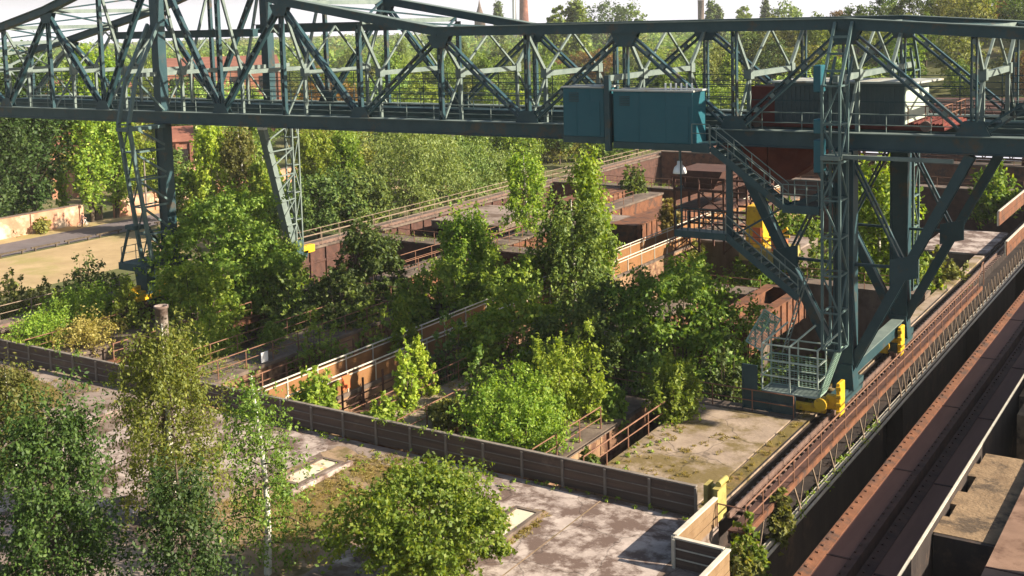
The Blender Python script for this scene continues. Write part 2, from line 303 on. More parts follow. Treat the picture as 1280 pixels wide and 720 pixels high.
def crown_plan(kind, H, W, rng, nleaf):
    """where the limbs run and where the leaf clumps sit, for a tree of height H and crown width W standing at the origin"""
    cl = []; br = []; lean = rng.normal(size=2)*0.012*H
    def trunk_at(t): return np.array([lean[0]*t*t+0.012*H*math.sin(5*t+lean[0]*9), lean[1]*t*t+0.010*H*math.cos(4*t+lean[1]*7), H*t])
    r0 = 0.013*H+0.03
    top = 0.95
    if kind in ('birch', 'thin', 'poplar', 'cone'):
        ts = np.linspace(0, top, 9)
        for a, b in zip(ts[:-1], ts[1:]): br.append((trunk_at(a), trunk_at(b), r0*(1-a)**0.8+0.012, r0*(1-b)**0.8+0.012))
        K = {'birch': 74, 'thin': 40, 'poplar': 90, 'cone': 44}[kind]
        t0 = {'birch': 0.16, 'thin': 0.14, 'poplar': 0.08, 'cone': 0.04}[kind]
        for k in range(K):
            t = t0 + (1-t0)*((k+0.5)/K)**0.9
            if kind == 'poplar': pf = min(1, (t-0.02)/0.22)*(1-0.85*max(0, (t-0.5)/0.5)**1.7)
            elif kind == 'cone': pf = 1.05*(1-t)**0.8+0.06
            else: pf = min(1, (t-t0*0.5)/0.22)*(1-t)**(0.36 if kind == 'thin' else 0.30)*1.05+0.08
            az = k*2.39996+rng.random()*0.9; L = W/2*pf*(0.45+0.65*rng.random())
            dr = np.array([math.cos(az), math.sin(az), 0])
            b0 = trunk_at(t*0.94); rise = {'birch': 0.35, 'thin': 0.3, 'poplar': 1.6, 'cone': 0.7}[kind]
            mid = b0 + dr*L*0.55 + np.array([0, 0, L*0.5*rise]); drp = -0.25 if kind in ('birch', 'thin') else 0.35*rise
            end = mid + dr*L*0.45 + np.array([0, 0, L*0.5*drp])
            rb = r0*0.33*(1-t)+0.012
            br.append((b0, mid, rb, rb*0.6)); br.append((mid, end, rb*0.6, 0.006))
            cr = {'birch': 0.058, 'thin': 0.058, 'poplar': 0.11, 'cone': 0.08}[kind]*W*(0.7+0.6*rng.random())+0.02*H*(1 if kind != 'cone' else 0.4)
            ell = {'birch': 2.3, 'thin': 2.5, 'poplar': 1.9, 'cone': 1.2}[kind]
            for f, sc in ((0.45, 0.8), (0.78, 1.0), (1.0, 0.75)):
                q = (mid+(end-mid)*(f-0.55)/0.45) if f > 0.55 else (b0+(mid-b0)*f/0.55)
                q = q+rng.normal(size=3)*0.25*cr
                dz = -0.5*cr*ell if kind in ('birch', 'thin') else 0.1*cr
                cl.append([*(q+np.array([0, 0, dz])), cr*sc, cr*sc, cr*sc*ell, sc*sc*(0.35 if (kind in ('thin', 'birch') and rng.random() < 0.25) else 1)])
    elif kind == 'bush':
        ns = 16
        for k in range(ns):
            az = k*2.39996; ln = (k/ns)**0.6; L = W*0.36*ln
            h = H*(1-0.50*ln*ln)*(0.82+0.25*rng.random())
            base = np.array([math.cos(az)*L*0.3, math.sin(az)*L*0.3, 0]); tip = np.array([math.cos(az)*L*1.3, math.sin(az)*L*1.3, h])
            br.append((base, tip, 0.035+0.004*H, 0.008))
            for j in range(6):
                f = 0.18+0.82*j/5; cr = (0.115*W+0.02*H)*(1.15-0.75*f**2)
                q = base+(tip-base)*f+rng.normal(size=3)*cr*0.35
                cl.append([*q, cr, cr, cr*1.5, 1.25-0.7*f])
    else:       # 'round' and 'willow': limbs fanning out of a short trunk into lumps
        hb = 0.22*H if kind == 'round' else 0.16*H
        for a, b in ((0, 0.5), (0.5, 1)): br.append((trunk_at(hb/H*a), trunk_at(hb/H*b), r0*(1.3-0.3*a), r0*(1.15-0.2*b)))
        K = 44 if kind == 'round' else 20
        b0 = trunk_at(hb/H); cz = (hb*0.75+H)/2; hz = (H-hb*0.75)/2
        for k in range(K):
            u = 1-2*(k+0.5)/K; az = k*2.39996+rng.normal()*0.25; sr = math.sqrt(1-u*u)
            rr = (0.50+0.46*rng.random())
            c = np.array([math.cos(az)*sr*W/2*rr, math.sin(az)*sr*W/2*rr, cz+u*hz*(0.62+0.36*rng.random())])
            cr = W*(0.085+0.085*rng.random())*(1 if kind == 'round' else 1.8)
            if k % 2 == 0:
                mid = b0*0.5+c*0.5+np.array([0, 0, 0.03*H])
                br.append((b0*0.85+trunk_at(0)*0.15, mid, r0*0.5, r0*0.25)); br.append((mid, c, r0*0.25, 0.02))
            cl.append([*c, cr, cr, cr*(0.85 if kind == 'round' else 1.15), 1.0])
            for j in range(4):
                d = rng.normal(size=3); d /= np.linalg.norm(d)
                if d[2] < -0.3: d[2] *= -0.5
                q = c+d*cr*0.95; s2 = cr*(0.38+0.25*rng.random()); cl.append([*q, s2, s2, s2, 0.33])
        for k in range(8):
            d = rng.normal(size=3)*np.array([W*0.14, W*0.14, hz*0.35]); cl.append([d[0], d[1], cz+d[2], W*0.14, W*0.14, W*0.14, 0.45])
    c = np.array(cl); c[:, 6] *= nleaf/c[:, 6].sum(); c[:, 6] = np.maximum(3, np.round(c[:, 6]))
    return c, br
def trunk_mb(br, n=6):
    mb = MB()
    for p, q, a, b in br: mb.tube(p, q, a, b, n, caps=False)
    return mb
def tree(name, label, kind, mat, base, H, W, nleaf, size, seed, bark='bark', cat='tree', group=None, droop=0.0, aspect=0.55, crown='crown'):
    rng = np.random.default_rng(seed)
    c, br = crown_plan(kind, H, W, rng, nleaf)
    t = thing(name, label, cat, base, group)
    me = leaf_mesh(name+'_'+crown, c, rng, size, aspect, droop, shoots=9); me.materials.append(M[mat])
    o = bpy.data.objects.new(crown, me); COL.objects.link(o); o.parent = t
    mb = trunk_mb(br); tr = bpy.data.objects.new('trunk' if kind != 'bush' else 'stem', mb.mesh(name+'_trunk')); tr.data.materials.append(M[bark]); COL.objects.link(tr); tr.parent = t
    if bark == 'birchbark':             # white stem, brown twigs
        tr.data.materials.append(M['bark']); tr.data.polygons.foreach_set('material_index', np.array([0 if i < 8*6 else 1 for i in range(len(tr.data.polygons))], np.int32))
    smooth(tr)
    return t
def ptree(name, label, kind, mat, px, ytop, axis, val, zb, wpx, nleaf, size, seed, **k):
    """a tree standing at the real distance given by the plane, as wide and tall as it shows there"""
    p = at(px, ytop, axis, val); W = wpx/F*depth(p)
    return tree(name, label, kind, mat, (p[0], p[1], zb), p[2]-zb, W, nleaf, size, seed, **k)

# ------------------------------------------------------------------ the ore bridge crane
YN, YF = 57.0, 68.0
BX = [-97.8, -85.4, -73.4, -60.8, -48.2, -35.6, -22.9, -11.1, 1.5]
TX = [-91.7, -79.6, -67.0, -54.8, -41.8, -29.2, -17.1, -4.8]
_zx = [-97.8, -91.7, -85.8, -79.6, -75.5, -67.0, -55.2, -51.3, -48.0, -41.8, -17.1, -11.7, -4.8, 1.5]
_zz = [18.0, 19.0, 20.2, 21.5, 22.4, 25.0, 21.55, 20.7, 20.0, 19.22, 19.20, 18.98, 18.3, 17.4]
def ztop(x): return float(np.interp(x, _zx, _zz))
ZB = 13.5
CRANE = thing('ore_bridge_crane', 'long dark teal steel lattice bridge crane spanning the overgrown bunkers on two towers', 'bridge crane', (-17.1, 62.5, 0))
P, PD, GS = M['paint'], M['paint_dark'], M['grey_sunlit_steel']
LS = surf('lattice_paint', (0.06, 0.105, 0.108), (0.105, 0.155, 0.15), 1.2, 0.5, 0.05)
for y in (YN, YF):
    nodes = sorted(TX + [-97.8, 1.5])
    mb = MB()
    for a, b in zip(nodes[:-1], nodes[1:]):
        p, q = Vector((a, y, ztop(a))), Vector((b, y, ztop(b)))
        mb.bar(p, q, 0.62, 0.52, (0, 0, 1))
        mb.cur = 1; mb.bar(p+Vector((0, 0, .285)), q+Vector((0, 0, .285)), 0.84, 0.05, (0, 0, 1)); mb.cur = 0  # pale cover plate: sunlight on the chord top put into the colour
    mb.build('top_chord', [P, GS], CRANE)
    mb = MB()
    mb.box(-98, 1.7, y-0.24, y+0.24, 13.06, 13.82); mb.cur = 1; mb.box(-98, 1.7, y-0.40, y+0.40, 13.823, 13.87); mb.cur = 0; mb.box(-98, 1.7, y-0.38, y+0.38, 13.01, 13.057)  # upper flange painted paler as its sunlit top
    mb.build('bottom_chord', [P, GS], CRANE)
    for i, b in enumerate(BX):          # diagonals, two from each lower node
        for t in TX:
            if abs(t-b) < 7.5:
                mb = MB(); p = Vector((b, y, ZB+0.3)); q = Vector((t, y, ztop(t)-0.25)); mb.laced(p, q, 0.20, 0.11, 0.30, 1.25)
                mb.build('diagonal', [P, GS], CRANE)
    for x in BX+TX:
        mb = MB(); mb.laced((x, y, 13.85), (x, y, ztop(x)-0.24), 0.15, 0.075, 0.26, 0.95); mb.build('post', [P, GS], CRANE)
        if x in TX or x in BX:          # gusset plate at the node
            zg = ztop(x)-0.55 if x in TX else 14.1; s = -1 if x in TX else 1
            mb = MB()
            for e in (-0.185, 0.185): mb.prism([(x-0.85, zg-s*0.35), (x+0.85, zg-s*0.35), (x+0.45, zg+s*0.45), (x-0.45, zg+s*0.45)], y+e-0.012, y+e+0.012, 1)
            mb.build('gusset_plate', P, CRANE)
allx = sorted(BX+TX)
for x in allx:                          # sway frame at every post pair
    zt = ztop(x); zc = min(zt, 19.9); mb = MB()
    tower = abs(x+17.1) < .1 or abs(x+67) < .1
    y0, y1 = (55.3, 70.3) if tower else ((54.9, 65.4) if abs(x+29.2) < .1 else (59.0, 65.6))
    mb.bar((x, YN+.3, zt-.1), (x, YF-.3, zt-.1), 0.22, 0.3)
    mb.bar((x, y0, 16.6), (x, y1, 16.6), 0.26, 0.30)
    mb.bar((x, YN+.2, zt-.4), (x, 59.0, 16.75), 0.17, 0.2); mb.bar((x, YF-.2, zt-.4), (x, 65.6, 16.75), 0.17, 0.2)
    mb.bar((x, 62.3, zc-.2), (x, 59.2, 16.75), 0.12, 0.12); mb.bar((x, 62.3, zc-.2), (x, 65.4, 16.75), 0.12, 0.12)
    for y in (59.0, 65.6): mb.bar((x, y, 16.45), (x, y, 13.6), 0.2, 0.2)
    mb.bar((x, 59.0, 16.4), (x, YN+.25, 13.9), 0.12, 0.12); mb.bar((x, 65.6, 16.4), (x, YF-.25, 13.9), 0.12, 0.12)
    mb.box(x-.2, x+.2, 58.8, 59.3, 16.35, 16.9); mb.box(x-.2, x+.2, 65.3, 65.85, 16.35, 16.9)
    mb.build('sway_frame', GS, CRANE)  # paler than the truss so the frames read as sunlit
for a, b in zip(allx[:-1], allx[1:]):   # flat bracing between the top chords
    mb = MB(); mid = (a+b)/2
    mb.bar((a, YN+.3, ztop(a)), (b, YF-.3, ztop(b)-.05), 0.12, 0.12); mb.bar((a, YF-.3, ztop(a)), (b, YN+.3, ztop(b)-.12), 0.12, 0.12)
    mb.build('top_bracing', P, CRANE)
mb = MB()
for y in (59.35, 65.25): mb.box(-98, 1.7, y-.2, y+.2, 12.75, 13.6); mb.box(-98, 1.7, y-.06, y+.06, 13.603, 13.75)
mb.build('trolley_rail_girder', PD, CRANE)
def railing(parent, pts, h=1.1, step=2.0, mat=None, r=0.028, mids=(0.55,), pr=0.03, kick=0.0, prod=None):
    """posts (children) and through rails following the floor line pts"""
    mat = mat or GS; mb = MB()
    for a, b in zip(pts[:-1], pts[1:]):
        a, b = Vector(a), Vector(b)
        for z in (h,)+tuple(h*k for k in mids): mb.tube(a+Vector((0,0,z)), b+Vector((0,0,z)), r if z == h else r*0.8, n=6)
        if kick: mb.bar(a+Vector((0,0,kick/2)), b+Vector((0,0,kick/2)), 0.015, kick)
    ro = mb.build('railing', mat, parent)
    pm = None; n_posts = 0
    for a, b in zip(pts[:-1], pts[1:]):
        a, b = Vector(a), Vector(b); k = max(1, round((b-a).length/step))
        for i in range(k+1):
            if i == k and b != Vector(pts[-1]): continue
            p = a+(b-a)*(i/k); q = MB(); q.tube((0, 0, 0), (0, 0, h), pr, n=6)
            if pm is None: pm = q.mesh('stanchion'); pm.materials.append(mat)
            o = bpy.data.objects.new('stanchion', pm); COL.objects.link(o); o.parent = ro; o.location = p
            n_posts += 1
    return ro
for y0, y1, yr in ((57.42, 58.9, 57.55), (65.75, 67.6, 67.4)):
    mb = MB(); mb.box(-98, 1.7, y0, y1, 13.62, 13.68); wk = mb.build('walkway', PD, CRANE)
    railing(CRANE, [(-98, yr, 13.68), (1.7, yr, 13.68)], 1.05, 2.1, GS, 0.035, (0.5,), 0.03)
mb = MB()
for k in range(6): mb.box(-98, 1.7, 66.18, 66.22, 14.35+k*0.36, 14.39+k*0.36)
for i in range(0, 46): mb.box(-97.5+i*2.15, -97.45+i*2.15, 66.225, 66.265, 13.69, 16.25)
mb.build('conductor_rail', PD, CRANE)
mb = MB()
for k, z in enumerate((15.2, 16.0)): mb.box(-60, -12, 59.22, 59.27, z, z+.05)
mb.build('cable_rail', PD, CRANE)
mb = MB(); mb.box(-76, -60.5, 60.0, 60.5, 19.1, 19.6); mb.box(-63.5, -50, 63.3, 63.8, 19.3, 19.9); mb.box(-76, -60.5, 59.8, 60.7, 19.603, 19.66); mb.box(-63.5, -50, 63.0, 64.1, 19.903, 19.96)
mb.build('hoist_beam', P, CRANE)
for y in (YN, YF):                      # masts above the slender tower
    mb = MB(); mb.box(-67.36, -66.64, y-.36, y+.36, 13.9, 25.4); mb.box(-67.6, -66.4, y-.55, y+.55, 25.4, 25.9); mb.build('mast', P, CRANE)
# --- rigid tower
def lattice(mb, p, q, wx, wy, step, t=0.1, diag=True):
    """four-post lattice column between two points (p, q = centres)"""
    p, q = Vector(p), Vector(q); L = (q-p).length; n = max(1, round(L/step))
    cs = [Vector((sx*wx/2, sy*wy/2, 0)) for sx, sy in ((-1,-1),(1,-1),(1,1),(-1,1))]
    for c in cs: mb.bar(p+c, q+c, t, t, (0, 1, 0))
    for i in range(n+1):
        m0 = p+(q-p)*(i/n)
        for a, b in zip(cs, cs[1:]+cs[:1]): mb.bar(m0+a, m0+b, t*.7, t*.7)
        if i < n and diag:
            m1 = p+(q-p)*((i+1)/n)
            for k, (a, b) in enumerate(zip(cs, cs[1:]+cs[:1])):
                if k > 1: continue
                if (i+k) % 2: a, b = b, a
                mb.bar(m0+a, m1+b, t*.6, t*.6)
    return mb
XT = -17.1
for y, s in ((YN, -1), (67.6, 1)):
    mb = MB(); mb.box(XT-.42, XT+.42, y-.35, y+.35, 2.2, 13.0)
    mb.box(XT-.5, XT-.424, y-.43, y+.43, 2.2, 13.0); mb.box(XT+.424, XT+.5, y-.43, y+.43, 2.2, 13.0)
    mb.build('column', P, CRANE)
    yo = y+s*1.75
    mb = MB(); lattice(mb, (XT, yo, 3.4), (XT, yo, 16.3), 0.85, 1.25, 1.9, 0.12)
    for sx in (-1, 1):
        mb.bar((XT+sx*.42, yo+s*.6, 16.3), (XT+sx*.42, y+s*.35, 19.3), 0.14, 0.14, (1,0,0)); mb.bar((XT+sx*.42, yo-s*.6, 16.3), (XT+sx*.42, y+s*.30, 17.6), 0.12, 0.12, (1,0,0))
    for z in (17.0, 17.8, 18.6):
        yy = yo+s*.6+(y+s*.35-yo-s*.6)*(z-16.3)/3.0; mb.bar((XT-.42, yy, z), (XT+.42, yy, z), 0.12, 0.12)
    mb.build('lattice_leg', LS, CRANE)
    if s < 0:
        for z0, z1 in ((16.0, 17.3), (14.0, 14.7), (12.1, 13.7)):
            mb = MB(); mb.box(XT-.85, XT-.45, yo-.66, yo+.1, z0, z1); bevel(mb.build('junction_box', M['cabin'], CRANE), 0.04)
    for sx in (-1, 1):
        mb = MB(); mb.bar((XT+sx*.1, y, 1.6), (XT+sx*5.9, y, 12.95), 0.36, 0.5, (0,1,0)); mb.bar((XT+sx*.1, y-.28, 1.6), (XT+sx*5.9, y-.28, 12.95), 0.46, 0.04, (0,1,0)); mb.bar((XT+sx*.1, y+.28, 1.6), (XT+sx*5.9, y+.28, 12.95), 0.46, 0.04, (0,1,0)); mb.build('strut', P, CRANE)
        mb = MB(); g = (XT+sx*2.95, y, 7.3)
        mb.laced((XT+sx*.3, y, 12.6), g, 0.1, 0.09, 0.2, 1.0); mb.bar((XT, y, 7.25), g, 0.14, 0.14); mb.build('brace', [P, GS], CRANE)
        mb = MB(); mb.prism([(g[0]-.7, g[2]-.75), (g[0]+.6, g[2]-.4), (g[0]+.6, g[2]+.75), (g[0]-.7, g[2]+.4)], y-.32, y-.29, 1); mb.build('gusset_plate', P, CRANE)
    mb = MB()
    mb.prism([(XT-.45, 2.2), (XT+.45, 2.2), (XT+.55, 0.9), (XT-.55, 0.9)], y-.45, y+.45, 1)
    mb.build('foot', P, CRANE)
mb = MB(); mb.box(XT-.22, XT+.22, YN+.46, 67.14, 1.3, 1.95); mb.cur = 1; mb.box(XT-.33, XT+.33, YN+.46, 67.14, 1.953, 2.0); mb.cur = 0; mb.build('sill_beam', [P, GS], CRANE)
mb = MB(); mb.box(XT-.45, XT+.45, 54.4, YN-.56, 12.75, 12.95); mb.box(XT+.46, XT+5.5, 55.0, 55.25, 12.78, 12.96); mb.build('side_bracket', GS, CRANE)
def bogie(y0, y1, x=XT, label=None):
    mb = MB(); mb.prism([(y0, .95), (y1, .95), (y1-.25, .35), (y0+.25, .35)], x-.3, x+.3, 0); o = mb.build('bogie', PD, CRANE)
    for y in np.linspace(y0+.5, y1-.5, 3):
        q = MB(); q.tube((x-.12, y, .34), (x+.12, y, .34), .3, n=16); q.build('wheel', M['rail'], o)
    return o
bogie(55.2, 59.2); bogie(65.6, 69.6)
for y, s in ((55.0, -1), (66.4, -1)):
    mb = MB()
    mb.box(XT+.35, XT+.55, y-.7, y+.1, .25, 1.9); mb.box(XT-.2, XT+.349, y-.55, y-.2, .5, 1.2); mb.tube((XT-.3, y-.4, .85), (XT-.3, y-1.05, .85), .24, n=14); mb.tube((XT-.3, y-1.051, .85), (XT-.3, y-1.12, .85), .33, n=14)
    mb.box(XT-2.1, XT-.21, y-.6, y-.3, .25, .6)
    for k in range(4): mb.box(XT+.351, XT+.62, y-.78, y-.7, .35+k*.4, .55+k*.4)
    bevel(mb.build('buffer', M['yellow'], CRANE), .03)
# cage and fencing round the foot
mb = MB()
x0, x1, y0, y1 = -20.6, -17.75, 54.6, 55.9
for x in (x0, (x0+x1)/2, x1):
    for y in (y0, y1): mb.bar((x, y, .9), (x, y, 3.3), .07, .07)
for z in (.9, 1.7, 2.5, 3.3):
    for y in (y0, y1): mb.bar((x0, y, z), (x1, y, z), .06, .06)
    for x in (x0, x1): mb.bar((x, y0, z), (x, y1, z), .06, .06)
for x in (x0, (x0+x1)/2, x1): mb.bar((x, y0, 3.3), (x+.9, y1, 4.2), .07, .07)
cg = mb.build('access_cage', M['sheet_pale'], CRANE)
mb = MB(); mb.box(x0+.05, x1-.05, y0+.05, y1-.05, .84, .9); mb.build('cage_floor', GS, cg)
for px_, (a, b, c_, d) in enumerate([((x1+.03, y0, .95), (x1+.03, y1, .95), (x1+.75, y1+.3, 3.2), (x1+.75, y0+.3, 3.2)), ((x0-1.0, y0+.4, 3.2), (x0, y0, 2.9), (x0+.5, y1, 4.3), (x0-.5, y1+.4, 4.6)), ((x0, y1-.03, .9), (x1, y1-.03, .9), (x1, y1-.03, 2.5), (x0, y1-.03, 2.5))]):
    q = MB(); A_, B_, C_, D_ = Vector(a), Vector(b), Vector(c_), Vector(d)
    for i in range(1, 14): f = i/14; q.bar(A_+(B_-A_)*f, D_+(C_-D_)*f, .03, .012); q.bar(A_+(D_-A_)*f, B_+(C_-B_)*f, .03, .012)
    for u, v in ((a, b), (b, c_), (c_, d), (d, a)): q.bar(u, v, .06, .06, (0.3, .2, .9))
    q.bar((Vector(a)+Vector(b))/2, (Vector(c_)+Vector(d))/2, .05, .05, (0.3, .2, .9)); q.build('cage_panel', M['mesh'], cg)
mb = MB()
for x in (-21.4, -20.0, -18.7):
    mb.bar((x, 54.0, .02), (x, 54.0, 2.3 if x < -21 else 1.0), .06, .06)
for z in (.1, .55, 1.0): mb.bar((-21.4, 54.0, z), (-18.7, 54.0, z), .05, .05)
mb.box(-21.38, -18.72, 54.02, 54.035, .12, .98); mb.box(-21.38, -20.63, 54.02, 54.035, 1.02, 2.25); mb.bar((-21.4, 54.0, 2.3), (-20.62, 54.0, 2.3), .06, .06)
mb.build('guard_screen', PD, CRANE)
# electrical cabins outside the near truss, stair, landings
def cabin(x0, x1, y0, y1, z0, z1):
    mb = MB(); mb.box(x0, x1, y0, y1, z0, z1); o = bevel(mb.build('cabin', M['cabin'], CRANE), .03)
    q = MB(); q.box(x0-.08, x1+.08, y0-.08, y1+.08, z1+.003, z1+.09); q.build('roof', M['cabin_roof'], o)
    q = MB(); q.box(x0-.02, x1+.02, y0-.02, y1, z0-.35, z0-.003); q.build('floor_frame', PD, o)
    q = MB()
    for k in range(1, 3): xx = x0+(x1-x0)*k/3; q.box(xx-.015, xx+.015, y0-.012, y0-.001, z0+.02, z1-.02)
    q.build('seam', M['cabin'], o)
    q = MB(); q.box(x1-.95, x1-.25, y0-.03, y0-.004, z0+.1, z0+1.95); q.build('door', M['cabin'], o)
    q = MB(); [q.box(x0+.4, x0+1.0, y0-.03, y0-.004, z1-.75+.09*k, z1-.70+.09*k) for k in range(6)]; q.build('vent', P, o)
    return o
cabin(-32.1, -29.55, 55.0, 56.6, 13.4, 16.05); cabin(-28.95, -24.35, 54.9, 56.6, 13.2, 15.9)
mb = MB(); mb.box(-29.4, -29.1, 54.75, 55.05, 12.7, 16.75); mb.build('cabin_post', P, CRANE)
mb = MB()
for k in range(6): mb.tube((-26.0+.3*k, 55.2, 15.99), (-26.0+.3*k, 55.2, 16.35), .05, n=8)
mb.build('roof_insulator', M['white'], CRANE)
st = MB(); st.box(-24.3, -23.3, 54.6, 56.7, 13.15, 13.25); st.box(-24.3, -23.3, 54.55, 54.6, 12.85, 13.3)
land = st.build('stair_landing', P, CRANE); railing(CRANE, [(-24.3, 54.65, 13.25), (-23.35, 54.65, 13.25)], 1.05, 0.9, GS)
def stair(a, b, y0=54.65, y1=55.45, name='stair'):
    (xa, za), (xb, zb) = a, b; mb = MB()
    for y in (y0, y1): mb.bar((xa, y, za-.1), (xb, y, zb-.1), .05, .34)
    so_ = mb.build(name, P, CRANE); n = max(3, round(abs(za-zb)/.24)); q = MB(); q.box(-.13, .13, y0+.03, y1-.03, -.02, .02); tm = q.mesh('tread'); tm.materials.append(GS)
    for i in range(1, n):
        o = bpy.data.objects.new('tread', tm); COL.objects.link(o); o.parent = so_; o.location = (xa+(xb-xa)*i/n, 0, za+(zb-za)*i/n)
    for y in (y0, y1):
        q = MB()
        for h in (1.0, .55): q.tube((xa, y, za+h), (xb, y, zb+h), .03, n=6)
        for i in range(5): q.tube((xa+(xb-xa)*i/4, y, za+(zb-za)*i/4), (xa+(xb-xa)*i/4, y, za+(zb-za)*i/4+1.0), .026, n=6)
        q.build('handrail', GS, so_)
    return so_
stair((-23.3, 13.2), (-19.5, 10.4))
mb = MB(); mb.box(-19.5, -17.65, 54.62, 56.4, 10.3, 10.4); mb.box(-19.5, -17.65, 54.55, 54.62, 10.05, 10.45); mb.bar((-19.4, 54.7, 10.2), (-17.6, 56.4, 11.0), .08, .3)
lo = mb.build('stair_landing', P, CRANE); railing(CRANE, [(-19.5, 54.65, 10.4), (-17.7, 54.65, 10.4)], 1.05, .6, GS); railing(CRANE, [(-19.5, 56.35, 10.4), (-17.7, 56.35, 10.4)], 1.05, .6, GS)
mb = MB(); mb.box(-25.3, -22.5, 54.6, 55.5, 8.62, 8.72); mb.box(-25.3, -22.5, 54.54, 54.6, 8.4, 8.75); lo = mb.build('stair_landing', P, CRANE)
railing(CRANE, [(-25.25, 55.45, 8.72), (-25.25, 54.65, 8.72), (-22.6, 54.65, 8.72)], 1.05, .7, PD); railing(CRANE, [(-25.25, 55.45, 8.72), (-22.6, 55.45, 8.72)], 1.05, .7, PD)
mb = MB(); mb.bar((-22.42, 55.0, 8.3), (-22.42, 55.0, 12.8), .2, .3); mb.bar((-22.4, 55.0, 8.5), (-19.5, 55.0, 10.3), .1, .1); mb.build('hanger_post', P, CRANE)
mb = MB(); mb.bar((-25.1, 55.0, 8.6), (-25.1, 55.0, 13.1), .06, .06); mb.build('hanger_post', P, CRANE)
stair((-22.5, 8.7), (-18.75, 5.9))
mb = MB()
for y in (54.75, 55.35): mb.bar((-18.75, y, 5.9), (-19.6, y, 2.9), .06, .06); mb.bar((-18.4, y, 6.9), (-18.75, y, 5.9), .05, .05)
for i in range(11): z = 3.1+i*.26; x = -19.6+.85*(z-2.9)/3; mb.tube((x, 54.75, z), (x, 55.35, z), .02, n=6)
mb.build('ladder', GS, CRANE)
mb = MB(); c = (-25.3, 55.3, 12.2)
mb.lathe((c[0], c[1], c[2]-.58), [(.03, .66), (.13, .64), (.14, .46), (.28, .32), (.35, .10), (.36, .0), (.34, .0), (.02, .05)], 18); smooth(mb.build('floodlight', M['white'], CRANE))
mb = MB(); mb.tube((c[0], c[1], 12.28), (c[0], c[1], 13.0), .05, n=8); mb.build('lamp_hanger', GS, CRANE)
# --- slender tower by the road
XL = -67.0
mb = MB(); mb.box(XL-.34, XL+.34, YN-.34, YN+.34, 3.1, 13.0); mb.box(XL-.42, XL-.343, YN-.42, YN+.42, 3.1, 13.0); mb.box(XL+.343, XL+.42, YN-.42, YN+.42, 3.1, 13.0); mb.build('column', P, CRANE)
mb = MB()
for sx in (-.55, .55):
    mb.bar((XL+sx, 54.9, 3.1), (XL+sx, 53.5, 13.3), .2, .26, (0,1,0)); mb.bar((XL+sx, 53.5, 13.2), (XL+sx, 54.4, 16.5), .2, .24, (0,1,0)); mb.bar((XL+sx, 54.4, 16.4), (XL+sx, 56.6, 20.2), .2, .22, (0,1,0))
for i in range(6):
    t = i/5; z = 3.2+t*10; y = 54.9-1.4*t
    mb.bar((XL-.55, y, z), (XL+.55, y, z), .1, .1)
    if i < 5:
        z2 = z+2; y2 = y-.28; mb.bar((XL-.55, y, z), (XL+.55, y2, z2), .08, .08); mb.bar((XL+.55, y2, z2), (XL+.55, YN-.45, z+.3), .14, .14); mb.bar((XL+.55, y, z), (XL+.55, YN-.45, z), .13, .13); mb.bar((XL-.55, y, z), (XL-.55, YN-.45, z), .1, .1)
mb.bar((XL+.55, 54.3, 16.3), (XL+.55, YN-.3, 14.0), .14, .14); mb.box(XL-.6, XL+.6, 53.3, 56.7, 12.72, 12.95)
mb.build('lattice_leg', LS, CRANE)
mb = MB(); mb.prism([(66.75, 11.6), (67.2, 11.6), (69.95, 2.0), (69.3, 2.0)], XL-.33, XL+.33, 0); mb.build('pendulum_leg', GS, CRANE)
mb = MB(); mb.lathe((XL, 66.95, 11.55), [(.40, 0), (.40, .35), (.34, .6), (.18, .8), (.18, 1.5)], 16); smooth(mb.build('ball_joint', M['white'], CRANE))
mb = MB(); lattice(mb, (XL, 70.25, 1.5), (XL, 70.25, 12.9), .8, .7, 2.2, .12)
for i in range(5): z = 2.2+i*2.1; mb.bar((XL+.4, 70.0, z+1.3), (XL+.4, 69.3-(z-2)*.27, z), .1, .1); mb.bar((XL+.4, 70.0, z+1.3), (XL+.4, 69.0-(z-2)*.27, z+1.2), .1, .1)
mb.build('lattice_leg', GS, CRANE)
mb = MB(); mb.box(XL-1.9, XL+.9, 54.0, 58.2, 2.85, 3.1); mb.box(XL-1.95, XL+.95, 53.9, 54.0, 2.6, 3.12); pl = mb.build('leg_platform', PD, CRANE)
railing(CRANE, [(XL-1.8, 57.9, 3.1), (XL-1.8, 54.1, 3.1)], 1.1, 1.2, GS)
mb = MB(); mb.bar((XL-1.85, 54.1, 3.1), (XL-1.2, 54.4, 5.6), .16, .16); mb.bar((XL-1.85, 58.0, 3.1), (XL-1.2, 56.0, 5.6), .14, .14); mb.box(XL-1.5, XL-.4, 54.3, 55.2, 5.5, 5.8); mb.build('platform_strut', PD, CRANE)
for y in (54.7, 57.3):
    mb = MB(); mb.prism([(XL-.7, 2.84), (XL+.7, 2.84), (XL+.45, .9), (XL-.45, .9)], y-.45, y+.45, 1); mb.build('foot', PD, CRANE)
mb = MB(); mb.box(XL-.5, XL+.5, 69.1, 70.6, .9, 1.98); mb.build('foot', PD, CRANE)
mb = MB(); mb.prism([(53.2, 1.45), (57.8, 1.75), (57.8, .6), (53.2, .35)], XL-.42, XL-.1, 0); mb.box(XL-.1, XL+.42, 53.3, 57.7, .5, 1.2); bevel(mb.build('buffer', M['yellow'], CRANE), .03)
mb = MB(); mb.prism([(70.7, 1.35), (72.2, 1.35), (72.2, .7), (70.7, .7)], XL-.3, XL+.3, 0); bevel(mb.build('buffer', M['yellow'], CRANE), .05)
bogie(54.2, 58.4, XL); bogie(68.2, 71.4, XL)
